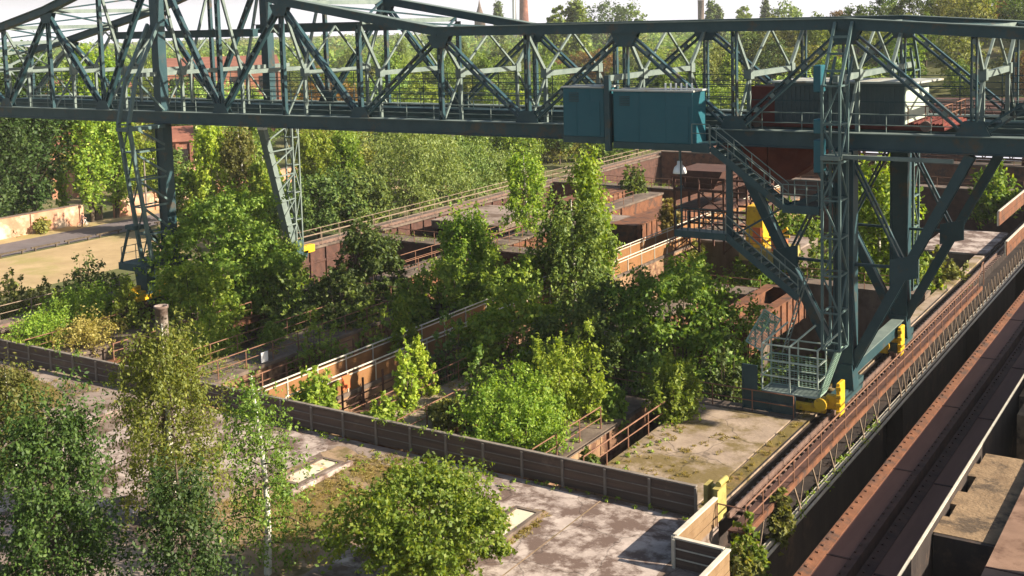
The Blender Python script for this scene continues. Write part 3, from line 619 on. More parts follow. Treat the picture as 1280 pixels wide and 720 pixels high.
# ------------------------------------------------------------------ trolley and grab
TR = thing('crane_trolley', 'trolley house with dark ribbed sides and pale gable on the bridge beside the rigid tower', 'crane trolley', (-19, 62.4, 13.75))
mb = MB(); mb.box(-23.3, -13.0, 59.7, 65.1, 13.76, 13.98); mb.box(-22.5, -13.6, 59.6, 59.69, 13.8, 13.95)
for k in range(9): mb.box(-14.8+.2*k, -14.7+.2*k, 59.9, 64.8, 13.983, 14.12)
mb.build('chassis', M['red'], TR)
mb = MB(); mb.prism([(59.9, 13.983), (65.0, 13.983), (65.0, 15.95), (59.9, 16.1)], -21.8, -15.0, 0)
hs = mb.build('house', M['sheet'], TR)
mb = MB()
for k in range(28): x = -21.7+k*.245; mb.box(x, x+.09, 59.86, 59.899, 14.05, 15.95)
mb.build('rib', M['sheet'], hs)
mb = MB(); mb.prism([(59.95, 14.02), (64.9, 14.02), (64.9, 15.93), (59.95, 16.06)], -14.997, -14.95, 0); mb.build('gable', M['sheet_pale'], hs)
mb = MB(); mb.prism([(59.5, 16.12), (65.4, 15.97), (65.4, 16.07), (59.5, 16.22)], -22.0, -14.3, 0); mb.build('roof', M['cabin_roof'], hs)
mb = MB(); mb.prism([(60.0, 13.983), (64.9, 13.983), (64.9, 15.8), (60.0, 15.9)], -23.2, -21.82, 0); mb.build('machine_box', M['red'], TR)
railing(TR, [(-14.8, 59.85, 13.98), (-13.1, 59.85, 13.98), (-13.1, 65.0, 13.98)], 1.0, 1.0, M['rail_rust'])
for x in (-22.6, -13.8):
    for y in (59.35, 65.25): mb = MB(); mb.tube((x, y-.1, 14.02), (x, y+.1, 14.02), .27, n=16); mb.build('wheel', M['rail'], TR)
GR = thing('clamshell_grab', 'dark red clamshell grab hanging below the trolley behind the stairs', 'grab', (-22.5, 62.3, 10.6))
for s in (-1, 1):
    poly = [(-22.6+s*.02, 10.6), (-22.6+s*1.3, 10.75), (-22.6+s*2.5, 11.6), (-22.6+s*2.75, 12.5), (-22.6+s*.02, 12.5)]
    mb = MB(); mb.prism(poly if s > 0 else poly[::-1], 60.9, 63.7, 1); bevel(mb.build('shell', M['red'], GR), .05)
mb = MB(); mb.box(-24.2, -21.0, 61.4, 63.2, 12.503, 12.72); mb.box(-23.2, -22.0, 61.7, 62.9, 12.723, 13.2)
for x in (-23.0, -22.2): mb.tube((x, 62.0, 13.2), (x, 62.0, 14.1), .03, n=6); mb.tube((x, 62.6, 13.2), (x, 62.6, 14.1), .03, n=6)
mb.build('head', M['red'], GR)

# ------------------------------------------------------------------ ground, floor, bunker field
GZ = -4.0
mb = MB()
def rect(x0, x1, y0, y1, z, mb=mb): mb.sheet([(x0, y0, z), (x1, y0, z), (x1, y1, z), (x0, y1, z)])
rect(-1500, -73, -300, 1500, GZ); rect(-73, 60, 205, 1500, GZ); rect(60, 900, -300, 1500, GZ); rect(-73, 60, -300, 5, GZ)
struct('ground', mb, M['ground'])
mb = MB(); rect(-73.2, -16.2, 41, 205.2, -6.0, mb); struct('pit_floor', mb, M['soil'])
mb = MB(); rect(-17.4, 61, 4, 206, -9.5, mb); struct('canyon_floor', mb, M['soil'])
mb = MB(); mb.box(-76, -17.3, 24.6, 41.0, -6, 0.0); mb.box(-17.3, -15.25, 14, 36.9, -9.4, 0.0); struct('concrete_floor', mb, M['conc'])
mb = MB(); rect(-73, -17.3, 5, 24.6, -4.0, mb); struct('lower_ground', mb, M['soil'])
def blob(name, cx, cy, rx, ry, z, mat, seed, rot=0.0, n=40, rag=0.3):
    r = random.Random(seed); ph = [(k, r.random()*6.28, rag/k**0.8*(0.5+r.random())) for k in range(1, 9)]; pts = []
    for i in range(n):
        t = 2*math.pi*i/n; q = 1+sum(a*math.sin(k*t+p)*0.5 for k, p, a in ph)
        x, y = rx*q*math.cos(t), ry*q*math.sin(t); pts.append((cx+x*math.cos(rot)-y*math.sin(rot), cy+x*math.sin(rot)+y*math.cos(rot), z))
    mb = MB(); mb.sheet(pts); return struct(name, mb, mat)
def quad(name, pts, z, mat, n=14, rag=0.12, seed=1):
    """patch with slightly ragged straight edges"""
    r = random.Random(seed); out = []
    for a, b in zip(pts, pts[1:]+pts[:1]):
        for i in range(n):
            f = i/n; out.append((a[0]+(b[0]-a[0])*f+r.uniform(-rag, rag), a[1]+(b[1]-a[1])*f+r.uniform(-rag, rag), z))
    mb = MB(); mb.sheet(out); return struct(name, mb, mat)
quad('floor_patch', [(-28.4, 40.7), (-28.4, 31), (-17.6, 31), (-17.6, 40.7)], .004, M['conc_pale'], seed=2, rag=.07)
quad('floor_patch', [(-47, 40.6), (-49.2, 28), (-39.5, 26.5), (-36.2, 36), (-36.5, 40.6)], .004, M['conc_pale'], seed=3, rag=.25)
quad('dirt_patch', [(-36.0, 40.3), (-36.6, 32), (-28.6, 28), (-28.6, 38.6)], .004, M['dirt'], seed=4, rag=.3)
blob('grass_patch', -31.0, 38.6, 2.6, 1.1, .008, M['moss'], 5)
blob('grass_patch', -31.5, 34.0, 2.6, 2.8, .008, M['moss'], 6)
blob('grass_patch', -61.0, 37.0, 7.2, 2.9, .008, M['moss'], 7, 0.05)
quad('dirt_patch', [(-25.2, 35.2), (-25.2, 38.4), (-23.5, 38.6), (-23.5, 35.4)], .012, M['dirt'], seed=8, rag=.1)
def hatch(x0, x1, y0, y1, label):
    t = thing('floor_hatch', label, 'floor hatch', ((x0+x1)/2, (y0+y1)/2, .016)); mb = MB(); w_ = .16
    mb.box(x0, x1, y0, y0+w_, .016, .17); mb.box(x0, x1, y1-w_, y1, .016, .17); mb.box(x0, x0+w_, y0+w_, y1-w_, .016, .17); mb.box(x1-w_, x1, y0+w_, y1-w_, .016, .17); mb.build('frame', M['conc_dark'], t)
    mb = MB(); mb.box(x0+w_, x1-w_, y0+w_, y1-w_, .016, .12); mb.build('cover', M['hatch'], t)
M['hatch'] = surf('rust_stained_plate', (0.50, 0.44, 0.34), (0.62, 0.55, 0.43), 0.8, 0.8, 0.1, stain=(0.36, 0.19, 0.07), stain_scale=1.0, stain_at=0.56, stretch=(1, .4, 1))
hatch(-24.95, -23.7, 35.5, 38.2, 'pale rust streaked hatch plate in the floor right of the round maple')
hatch(-35.6, -34.3, 35.4, 38.4, 'pale hatch plate in the floor left of the round maple, near the thin birch')
mb = MB(); mb.box(-50.0, -49.2, 35.0, 39.0, 0, .32); bevel(tag(mb.build('concrete_beam', M['conc_pale']), 'pale concrete beam lying on the floor between the two big birches', 'concrete beam'), .04)
mb = MB(); mb.box(-34.2, -33.9, 34.6, 38.6, 0, .22); bevel(tag(mb.build('concrete_kerb', M['conc_pale']), 'low broken concrete kerb running beside the left floor hatch', 'kerb'), .05)
# --- parapet along the front of the bunkers
def parapet(name, label, pts, mat, railmat, h=1.15, th=.08, step=2.0, lines=2, rails=True, cat='parapet', z0=0.0):
    t = thing(name, label, cat, pts[0])
    for a, b in zip(pts[:-1], pts[1:]):
        a, b = Vector(a), Vector(b); d = (b-a).normalized(); n = Vector((d.y, -d.x, 0)); L = (b-a).length
        mb = MB(); up = Vector((0, 0, 1))
        nb = lines+1
        for i in range(nb):
            za = z0+.02+i*(h-.04)/nb; zb = z0+.02+(i+1)*(h-.04)/nb-.025
            mb.bar(a+up*((za+zb)/2)+n*(.012*(i % 2)), b+up*((za+zb)/2)+n*(.012*(i % 2)), th, zb-za)
        mb.build('board_panel', mat, t)
        for i in range(1, nb): mb = MB(); zz = z0+i*h/nb-.0; mb.bar(a+up*zz+n*(th/2+.03), b+up*zz+n*(th/2+.03), .035, .04); mb.build('mid_rail', railmat, t)
        mb = MB(); mb.bar(a+up*(h+z0+.02), b+up*(h+z0+.02), th+.10, .06); mb.build('top_rail', railmat, t)
        k = max(1, round(L/step)); q = MB(); q.box(-.05, .05, -.05, .05, z0, h+z0-.02); pm = q.mesh('post'); pm.materials.append(railmat)
        for i in range(k+1):
            o = bpy.data.objects.new('post', pm); COL.objects.link(o); o.parent = t; o.matrix_parent_inverse = Matrix.Translation(-t.location); o.location = a+d*(L*i/k)+n*(th/2+.055)
    return t
M['board_post'] = surf('weathered_post', (0.14, 0.115, 0.10), (0.24, 0.21, 0.18), 1.5, 0.85, 0.15)
for i, (x0, x1, y0, y1) in enumerate([(-22.35, -22.29, 31, 40.6), (-52.0, -51.94, 28, 40.5)]):
    mb = MB(); mb.sheet([(x0, y0, .010), (x1, y0, .010), (x1, y1, .010), (x0, y1, .010)]); struct('floor_joint', mb, M['dirt'])
parapet('parapet', 'long dark boarded parapet with pale rail along the front of the bunkers', [(-69.5, 41.2, 0), (-51.0, 41.2, 0), (-18.3, 41.2, 0)], M['board'], M['board_post'], 1.2)
parapet('parapet', 'sunlit tan boarded parapet in front of the yellow end stop', [(-17.3, 40.75, 0), (-17.3, 37.0, 0)], M['tan'], M['rail_pale'], 1.1, cat='parapet')
parapet('parapet', 'dark boarded parapet with pale rail at the bottom between two tan ones', [(-17.25, 36.85, 0), (-15.35, 36.85, 0)], M['board'], M['rail_pale'], 1.1)
parapet('parapet', 'sunlit tan boarded parapet cut by the bottom edge of the photo', [(-15.2, 36.9, 0), (-15.2, 31, 0)], M['tan'], M['rail_pale'], 1.1)
# --- slab at the right
mb = MB(); mb.box(-24, -18.75, 41.5, 53.6, -6, 0.0); mb.box(-18.75, -18.66, 41.5, 53.6, -6, -.12); mb.box(-18.66, -17.95, 41.5, 96.9, -6, -.02)
tag(mb.build('bunker_deck', M['conc_slab']), 'stained concrete deck slab with dry moss before the foot of the rigid tower', 'concrete slab')
mb = MB(); mb.sheet([(-18.62, 42, -.014), (-18.02, 42, -.014), (-18.02, 53.5, -.014), (-18.62, 53.5, -.014)]); struct('moss_strip', mb, M['moss'])
M['rail_worn'] = surf('worn_handrail', (0.17, 0.12, 0.085), (0.30, 0.23, 0.17), 2.0, 0.7, 0.05)
def walk(name, label, x0, x1, y0, y1, mat, zb=-6.0, zt=0.0, rails=(), railmat='rail_rust', cat='bunker wall', step=2.2, lip=True):
    """bunker wall along the rails with a walkway on top; rails = list of (x, y0, y1)"""
    t = thing(name, label, cat, ((x0+x1)/2, y0, zt)); mb = MB(); mb.box(x0+.1, x1-.1, y0, y1, zb, zt-.2)
    for k in range(int((min(y1, 110)-y0)/2.1)): yy = y0+.6+k*2.1; mb.box(x1-.099, x1+.06, yy-.12, yy+.12, zb, zt-.21)
    mb.box(x1-.098, x1+.0, y0, y1, zt-1.5, zt-1.3); mb.build('wall', mat, t)
    mb = MB(); mb.box(x0, x1+.08, y0-.02, y1, zt-.2, zt); mb.build('walkway_top', M['conc_dark'] if lip is True else lip, t)
    for x, a, b in rails: railing(t, [(x, a, zt), (x, b, zt)], 1.1, step, M[railmat], .03, (.5,), .035)
    return t
walk('bunker_wall', 'bunker wall at the far left carrying the slender tower and crane rail', -73.0, -70.6, 41.6, 205, M['rust_dark'], rails=((-72.6, 41.6, 150), (-70.75, 60, 150)), railmat='rail_worn', step=2.5)
walk('bunker_wall', 'bunker wall with twin rusty handrails left of the small bright sapling', -52.2, -48.9, 41.6, 62, M['conc_wall'], rails=((-52.0, 42.5, 62), (-49.1, 42.5, 60)))
walk('bunker_wall', 'bunker wall with rusty handrails just right of the orange sign', -37.1, -33.7, 41.6, 60, M['conc_wall'], rails=((-36.8, 41.8, 60), (-33.9, 41.8, 58)), lip=M['conc_slab'])
walk('bunker_wall', 'rubble topped bunker wall beside the dark pit left of the concrete deck', -29.6, -26.1, 41.6, 53, M['conc_wall'], rails=((-26.3, 41.7, 48),))
walk('bunker_wall', 'low bunker wall behind the overgrown left corner shrubs', -65.2, -62.4, 42.5, 60, M['conc_dark'], zt=-.5, rails=((-64.8, 43, 54),))
r_ = thing('handrail', 'rusty handrail along the pit at the left edge of the concrete deck', 'handrail', (-23.9, 42, 0)); railing(r_, [(-23.9, 42.0, 0), (-23.9, 52.5, 0)], 1.1, 2.2, M['rail_rust'], .035, (.55,), .035)
# central walkway with tall boarded parapets
CW = thing('bunker_wall', 'central bunker wall with pale handrails and orange boarded parapets', 'bunker wall', (-42, 41.6, 0))
mb = MB(); mb.box(-43.2, -40.95, 41.6, 120, -6, -.2); mb.build('wall', M['conc_wall'], CW)
mb = MB(); mb.box(-43.3, -40.9, 41.58, 120, -.2, 0); mb.build('walkway_top', M['conc_dark'], CW)
for x, y1 in ((-43.2, 120), (-41.05, 94)):
    mb = MB(); mb.bar((x, 41.7, .5), (x, y1, .5), .05, .95); mb.build('parapet_board', M['rust_orange'], CW)
    railing(CW, [(x+.06, 41.7, 0), (x+.06, y1, 0)], 1.15, 2.4, M['rail_pale'], .045, (.8,), .04)
# steel posts and small signs in the pit right of it
PZ = thing('pit_ledge', 'narrow ledge with a row of dark posts under the central walkway', 'ledge', (-40.0, 43, -.9))
mb = MB(); mb.box(-40.94, -38.6, 42.2, 54, -6, -.9); mb.build('wall', M['conc_wall'], PZ)
for k in range(6):
    mb = MB(); mb.bar((-40.4, 43.6+k*1.7, -.9), (-40.4, 43.6+k*1.7, .75), .09, .09); mb.build('post', M['rust_dark'], PZ)
mb = MB(); mb.bar((-40.4, 43.4, -.1), (-40.4, 52.3, -.1), .04, .04); mb.bar((-40.4, 43.4, -.5), (-40.4, 52.3, -.5), .04, .04); mb.build('bar', M['rust_dark'], PZ)
tag_s = lambda nm, mat, x, y, z, w_, h, lab, ax=0: tag(MB().box(x-.02, x+.02, y, y+w_, z, z+h).build(nm, M[mat]), lab, 'sign')
tag_s('warning_sign', 'sign_red', -40.30, 45.2, .55, .62, .75, 'small orange red plate on a dark post below the central walkway')
tag_s('warning_sign', 'white', -48.92, 47.9, .1, .55, .6, 'small white plate on the rusty handrail by the bright sapling')
mb = MB()
for x in (-40.25, -38.7): mb.bar((x, 42.3, -.9), (x, 42.3, .2), .06, .06); mb.bar((x, 43.2, -.9), (x, 43.2, .2), .06, .06)
mb.bar((-40.25, 42.3, .2), (-38.7, 42.3, .2), .06, .06); mb.bar((-38.7, 42.3, .2), (-38.7, 43.2, .2), .06, .06); mb.bar((-40.25, 42.3, -.3), (-38.7, 42.3, -.3), .05, .05); mb.bar((-38.7, 42.3, -.3), (-38.7, 43.2, -.3), .05, .05)
tag(mb.build('rusty_barrier', M['rail_rust']), 'low rusty barrier frame behind the parapet right of the thin birch', 'barrier')
# cross walls and rusty steel in the field
def cross(label, x0, x1, y0, y1, mat, zt=0.0, rail=True, zb=-6, top='conc_dark', railmat='rail_rust', back=False):
    t = thing('cross_wall', label, 'cross wall', ((x0+x1)/2, y0, zt)); mb = MB(); mb.box(x0, x1, y0, y1, zb, zt-.15); mb.build('wall', mat, t)
    mb = MB(); mb.box(x0-.03, x1+.03, y0-.06, y1+.06, zt-.15, zt); mb.build('wall_top', M[top], t)
    if rail: railing(t, [(x0, (y1-.1) if back else y0, zt), (x1, (y1-.1) if back else y0, zt)], 1.1, 2.2, M[railmat], .035, (.5,), .035)
    return t
cross('dark cross wall with a thin rail behind the concrete deck', -33.6, -18.7, 53.8, 54.6, M['conc_dark'], 0, True)
cross('cross wall with rusty rail below the landing of the stairs', -36.3, -29.0, 76.6, 78.6, M['conc_dark'], 0.0, True)
cross('dark cross wall behind the open rusty bin, beneath the rigid tower', -29.0, -18.7, 80.5, 82.0, M['conc_dark'], 0.3, True)
cross('low pale slab wall beneath the stair landing', -40.9, -32.0, 93.5, 98.5, M['conc_dark'], 0, True, top='conc')
walk('bunker_wall', 'rust stained bunker wall with handrails beneath the tall slender birch', -58.0, -55.6, 66.5, 117, M['rust'], rails=((-57.8, 70, 110), (-55.8, 70, 110)))
walk('bunker_wall', 'rust stained bunker wall with handrails left of the rusty frame tower', -35.0, -32.6, 55, 76, M['rust'], rails=((-34.8, 55, 75),))
for k, (x, y, L, lab) in enumerate([(-47.5, 44, 12, 'thin rusty beam with rods across the cell left of the central walkway'), (-39.2, 56, 14, 'thin rusty beam across the cell right of the central walkway'), (-31.8, 43, 9, 'thin rusty beam in the cell behind the parapet bush'), (-60.5, 46, 14, 'thin rusty beam in the cell behind the weeping birch')]):
    t = thing('steel_beam', lab, 'steel beam', (x, y, -1.2)); mb = MB(); mb.box(x-.15, x+.15, y, y+L, -1.4, -1.0); mb.box(x-.28, x+.28, y, y+L, -.997, -.95); mb.build('beam', M['rust'], t)
    for i in range(int(L/2)): mb = MB(); mb.bar((x, y+.5+i*2, -.95), (x, y+.5+i*2, .15), .08, .08); mb.build('post', M['rail_rust'], t)
    mb = MB(); mb.bar((x, y+.5, .1), (x, y+L-1.5, .1), .06, .06); mb.bar((x, y+.5, -.4), (x, y+L-1.5, -.4), .05, .05); mb.build('rail', M['rail_rust'], t)
cross('dark cross wall among the thicket left of the central walkway', -70.5, -43.4, 64.5, 66.2, M['conc_dark'], -.3, True)
cross('rusty cross wall behind the thicket left of the central walkway', -70.5, -43.4, 82.0, 84.0, M['rust_dark'], 0, True)
cross('grey slab roof behind the pale small birch', -68.5, -60.5, 91.0, 101.0, M['conc_dark'], 0.2, False, -.6, 'conc')
cross('grey slab roof right of the tall slender birch', -58.5, -50.0, 93.0, 101.0, M['conc_dark'], 0.2, False, -.6, 'conc')
cross('rusty cross wall with posts under the far end of the cabins', -70.5, -51.0, 118.0, 119.5, M['rust'], 0.3, True)
cross('dark red cross wall with rail beyond the floodlight', -50, -20.0, 128.0, 129.5, M['rust_dark'], 0.6, True)
cross('rusty cross wall far behind the floodlight', -70.5, -22, 148.0, 150, M['rust'], 0.6, True)
cross('concrete deck with thin pale edge right of the rigid tower', -23.2, -18.0, 97.5, 107.5, M['conc_dark'], 0, False, top='conc_pale')
def beam_box(label, x0, x1, y0, y1, z0, z1, mat, name='steel_girder', open_top=False):
    """riveted steel bunker girder with flanges"""
    t = thing(name, label, 'steel bin' if open_top else 'steel girder', ((x0+x1)/2, y0, z0)); mb = MB()
    if open_top:
        w_ = .12; mb.box(x0, x0+w_, y0, y1, z0, z1); mb.box(x1-w_, x1, y0, y1, z0, z1); mb.box(x0+w_, x1-w_, y0, y0+w_, z0, z1); mb.box(x0+w_, x1-w_, y1-w_, y1, z0, z1); mb.box(x0+w_, x1-w_, y0+w_, y1-w_, z0, z0+.1)
        mb.build('shell', mat, t)
        mb = MB(); mb.box(x0-.14, x1+.14, y0-.14, y0+.5, z1, z1+.06); mb.box(x0-.14, x1+.14, y1-.5, y1+.14, z1, z1+.06); mb.box(x0-.14, x0+.6, y0+.5, y1-.5, z1, z1+.06); mb.box(x1-.6, x1+.14, y0+.5, y1-.5, z1, z1+.06); mb.box(x0+.6, x1-.6, (y0+y1)/2-.5, (y0+y1)/2+.2, z1, z1+.06); mb.box(x0+.6, x1-.6, y0+1.2, y0+1.9, z1, z1+.06); mb.build('flange', mat, t)
    else:
        mb.box(x0, x1, y0, y1, z0, z1); mb.build('web', mat, t)
        mb = MB(); mb.box(x0-.15, x1+.15, y0-.03, y1+.03, z1, z1+.08)
        k = int((y1-y0)/.45)
        for i in range(k+1): y = y0+.1+(y1-y0-.2)*i/k; mb.box(x1+.05, x1+.11, y-.05, y+.05, z1+.07, z1+.12)
        mb.build('flange', mat, t)
    k = int((y1-y0)/1.1)
    for i in range(k+1): y = y0+.1+(y1-y0-.2)*i/k; mb = MB(); mb.box(x1+.001, x1+.10, y-.05, y+.05, z0, z1-.002); mb.build('stiffener', mat, t)
    return t
beam_box('open topped rusty steel bin left of the foot of the rigid tower', -29.0, -26.3, 67.2, 78.0, -1.6, .45, M['rust'], 'steel_bin', True)
beam_box('long rusty girder leading away left of the rusty frame tower', -50.0, -47.5, 94.0, 116.0, -1.6, .6, M['rust'])
beam_box('short rusty girder glowing in a gap of the thicket', -58.5, -55.5, 69.0, 74.5, -2.2, -.2, M['rust'])
beam_box('rusty girder under the railings behind the tall slender birch', -62.5, -59.0, 105, 116, -1.5, .4, M['rust'])
# crane rails
def crane_rail(label, x, y0, y1):
    t = thing('crane_rail', label, 'crane rail', (x, y0, 0)); mb = MB(); mb.box(x-.035, x+.035, y0, y1, .12, .24); mb.box(x-.07, x+.07, y0, y1, -.0, .04); mb.box(x-.02, x+.02, y0, y1, .04, .12)
    for i in range(int((y1-y0)/.6)): y = y0+.3+i*.6; mb.box(x-.32, x+.32, y-.1, y+.1, -.03, .03)
    mb.build('rail', M['rail'], t)
crane_rail('rusty crane rail under the rigid tower along the right edge of the bunkers', -17.1, 41.6, 160)
crane_rail('crane rail under the slender tower along the left bunker wall', -71.0, 41.8, 200)
# right edge: outer bunker wall with piers and openings, gangway on brackets
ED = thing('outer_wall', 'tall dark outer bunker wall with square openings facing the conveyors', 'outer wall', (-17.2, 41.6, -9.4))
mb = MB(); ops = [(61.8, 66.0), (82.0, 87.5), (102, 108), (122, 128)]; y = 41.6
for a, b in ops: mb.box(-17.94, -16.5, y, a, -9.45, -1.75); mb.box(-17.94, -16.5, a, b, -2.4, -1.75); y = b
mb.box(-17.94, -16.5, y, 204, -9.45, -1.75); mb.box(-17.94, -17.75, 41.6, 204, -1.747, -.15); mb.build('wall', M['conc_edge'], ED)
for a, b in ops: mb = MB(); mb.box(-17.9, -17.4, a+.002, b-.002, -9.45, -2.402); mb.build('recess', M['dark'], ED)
GW = thing('gangway', 'rusty gangway with handrail and lattice brackets along the right edge of the bunkers', 'gangway', (-16.4, 41, 0))
mb = MB(); mb.box(-16.75, -16.12, 40.6, 86, -.06, -.0); mb.build('deck_plate', M['rust_dark'], GW)
mb = MB(); mb.box(-16.12, -16.02, 40.6, 86, -.22, .04); mb.build('edge_beam', M['rust'], GW)
mb = MB(); mb.bar((-16.05, 41.0, -1.55), (-16.05, 118, -1.55), .10, .12); mb.bar((-16.25, 41.0, -1.62), (-16.25, 118, -1.62), .12, .08); mb.bar((-15.85, 41.0, -1.62), (-15.85, 118, -1.62), .10, .08); mb.build('pipe_run', M['rail_pale'], GW)
y = 41.4; i = 0
for i in range(64):
    y0 = 41.4+i*1.2
    mb = MB(); mb.bar((-16.05, y0, -.2), (-16.05, y0+(.6 if i % 2 else .9), -1.55), .06, .06); mb.bar((-16.05, y0+1.2, -.2), (-16.05, y0+.6, -1.55), .05, .05)
    if i % 4 == 0: mb.bar((-16.5, y0, -1.7), (-15.85, y0, -1.7), .07, .07)
    if i % 2 == 0: mb.build('bracket', M['rail_worn'], GW)
    elif i > 18: mb.build('bracket', M['rail_worn'], GW)
railing(GW, [(-16.05, 40.7, 0), (-16.05, 84.5, 0)], 1.05, 1.85, M['rail_rust'], .035, (.5,), .035)
mb = MB(); pp = [(-16.05, 84.5, 1.05), (-16.05, 85.3, 1.25), (-16.05, 86.0, 1.7), (-16.05, 86.35, 1.7), (-16.05, 86.5, 1.2), (-16.05, 86.5, 0)]
for a, b in zip(pp[:-1], pp[1:]): mb.tube(a, b, .035, n=6)
mb.build('end_rail', M['rail_rust'], GW); mb = MB()
for x in (-17.2, -16.05): mb.tube((x, 40.65, 0), (x, 40.65, .95), .03, n=6)
mb.tube((-17.2, 40.65, .95), (-16.05, 40.65, .95), .03, n=6); mb.build('end_rail', M['rail_rust'], GW)
parapet('parapet', 'rusty panelled parapet lit by the sun beyond the end of the gangway', [(-16.4, 204, 0), (-16.4, 97.4, 0)], M['rust'], M['rail_pale'], 1.15, lines=1, step=2.2)
parapet('parapet', 'second rusty panelled parapet set back on the deck near the right edge', [(-18.8, 204, .5), (-18.8, 107.8, .5)], M['rust'], M['rail_pale'], 1.3, lines=1, step=2.2)
ST = thing('end_stop', 'mossy yellow buffer stop at the near end of the crane rail', 'buffer stop', (-17.6, 41.0, 0))
mb = MB(); mb.box(-18.05, -17.88, 41.3, 41.9, 0, 1.3); mb.box(-17.5, -17.33, 41.0, 41.9, 0, 1.3); mb.box(-17.88, -17.5, 41.6, 41.85, 0, 1.2); mb.build('frame', M['yellow_old'], ST)
mb = MB(); mb.tube((-17.42, 41.3, 1.42), (-17.42, 42.1, 1.42), .12, n=14); mb.box(-17.55, -17.28, 41.0, 41.8, 1.301, 1.34); mb.build('buffer', M['yellow_old'], ST)
# --- conveyors and the stock-house deck at the right
def conveyor(label, x0, x1, z, mat):
    t = thing('conveyor', label, 'conveyor', ((x0+x1)/2, 20, z)); mb = MB(); mb.box(x0+.42, x1-.3, 10, 150, z-.5, z-.06); mb.build('belt_deck', M['belt'], t)
    mb = MB(); mb.prism([(x0, z-.9), (x0+.42, z-.9), (x0+.42, z-.02), (x0+.06, z+.06), (x0, z+.06)], 10, 150, 1)
    for k in range(200): y = 24+k*.63; mb.box(x0+.12, x0+.2, y-.07, y+.07, z+.0, z+.09)
    mb.build('left_girder', mat, t)
    mb = MB(); mb.box(x1-.3, x1, 10, 150, z-.9, z+.06)
    for k in range(200): y = 24+k*.63; mb.box(x1-.26, x1-.19, y-.07, y+.07, z+.05, z+.13)
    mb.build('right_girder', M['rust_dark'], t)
    for k in range(14): y = 22+k*9.3; mb = MB(); mb.box(x0+.45, x1-.32, y-.05, y+.05, z-.058, z-.03); mb.build('joint_strip', M['rust_dark'], t)
    return t
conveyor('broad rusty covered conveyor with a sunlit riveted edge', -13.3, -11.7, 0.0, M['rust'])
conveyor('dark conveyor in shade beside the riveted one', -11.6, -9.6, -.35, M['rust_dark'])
LG = thing('edge_girder', 'thin dark girder with a bright top edge right of the conveyors', 'girder', (-9.1, 20, 0))
mb = MB(); mb.box(-9.16, -9.08, 14, 150, -1.5, 1.95); mb.build('web', M['conc_edge'], LG); mb = MB(); mb.box(-9.165, -9.075, 14, 150, 1.953, 2.0); mb.build('flange', M['rail_pale'], LG)  # web colour darkened to pass for its shaded face
DK = thing('stock_floor', 'dusty brown concrete floor with a stepped left edge at the lower right', 'concrete floor', (-7, 45, 1))
mb = MB(); zt = 1.7
for xl, y0, y1 in [(-9.07, 40.5, 42.0), (-8.85, 42.0, 43.2), (-9.07, 43.2, 44.5), (-8.75, 44.5, 46.2), (-9.07, 46.2, 47.6), (-8.9, 47.6, 48.9)]: mb.box(xl, -6.75, y0, y1, -1.0, zt)
mb.build('slab', M['dust'], DK)
mb = MB(); mb.box(-9.02, -6.75, 40.3, 40.497, -1.0, 1.68); mb.build('front_wall', M['conc_edge'], DK)  # dark face added in place of the shadow that ends the slab
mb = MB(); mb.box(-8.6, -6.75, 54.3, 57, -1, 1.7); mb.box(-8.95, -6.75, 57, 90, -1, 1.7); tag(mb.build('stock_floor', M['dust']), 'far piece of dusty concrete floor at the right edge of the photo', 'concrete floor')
mb = MB(); mb.box(-8.9, -6.3, 14, 40.2, -1, -.6); struct('shade_floor', mb, M['conc_edge'])  # dropped dark floor standing in for the shadowed part of the slab
M['duct'] = surf('brown_duct', (0.16, 0.095, 0.066), (0.25, 0.155, 0.11), 0.9, 0.85, 0.15, stain=(0.11, 0.06, 0.04), stain_scale=0.7, stain_at=0.56)
OG = thing('rusty_duct', 'broad sunlit rusty steel duct in the bottom right corner', 'steel duct', (-6, 30, 1))
mb = MB(); mb.prism([(-7.0, 1.2), (-5.6, 1.2), (-5.6, 2.0), (-6.9, 2.0)], 14, 150, 1); mb.build('shell', M['duct'], OG)
mb = MB(); mb.box(-5.59, -5.2, 14, 150, .9, 1.9); mb.build('side_channel', M['rust_dark'], OG)
for k in range(9):
    mb = MB(); mb.prism([(-7.01, 1.19), (-5.59, 1.19), (-5.59, 2.02), (-6.91, 2.02)], 20+k*9, 20.08+k*9, 1); mb.build('joint_band', M['rust_dark'], OG)

for y0, y1, lab in ((10, 38.6, 'unseen wall added beside the rusty duct to cast shade, near piece'), (50.3, 150, 'unseen wall added beside the rusty duct to cast shade, far piece')):
    mb = MB(); mb.box(-4.6, -4.2, y0, y1, -6, 4.5); tag(mb.build('shade_wall', M['conc_dark']), lab, 'wall')  # out-of-view walls added only to shade the conveyors and girder

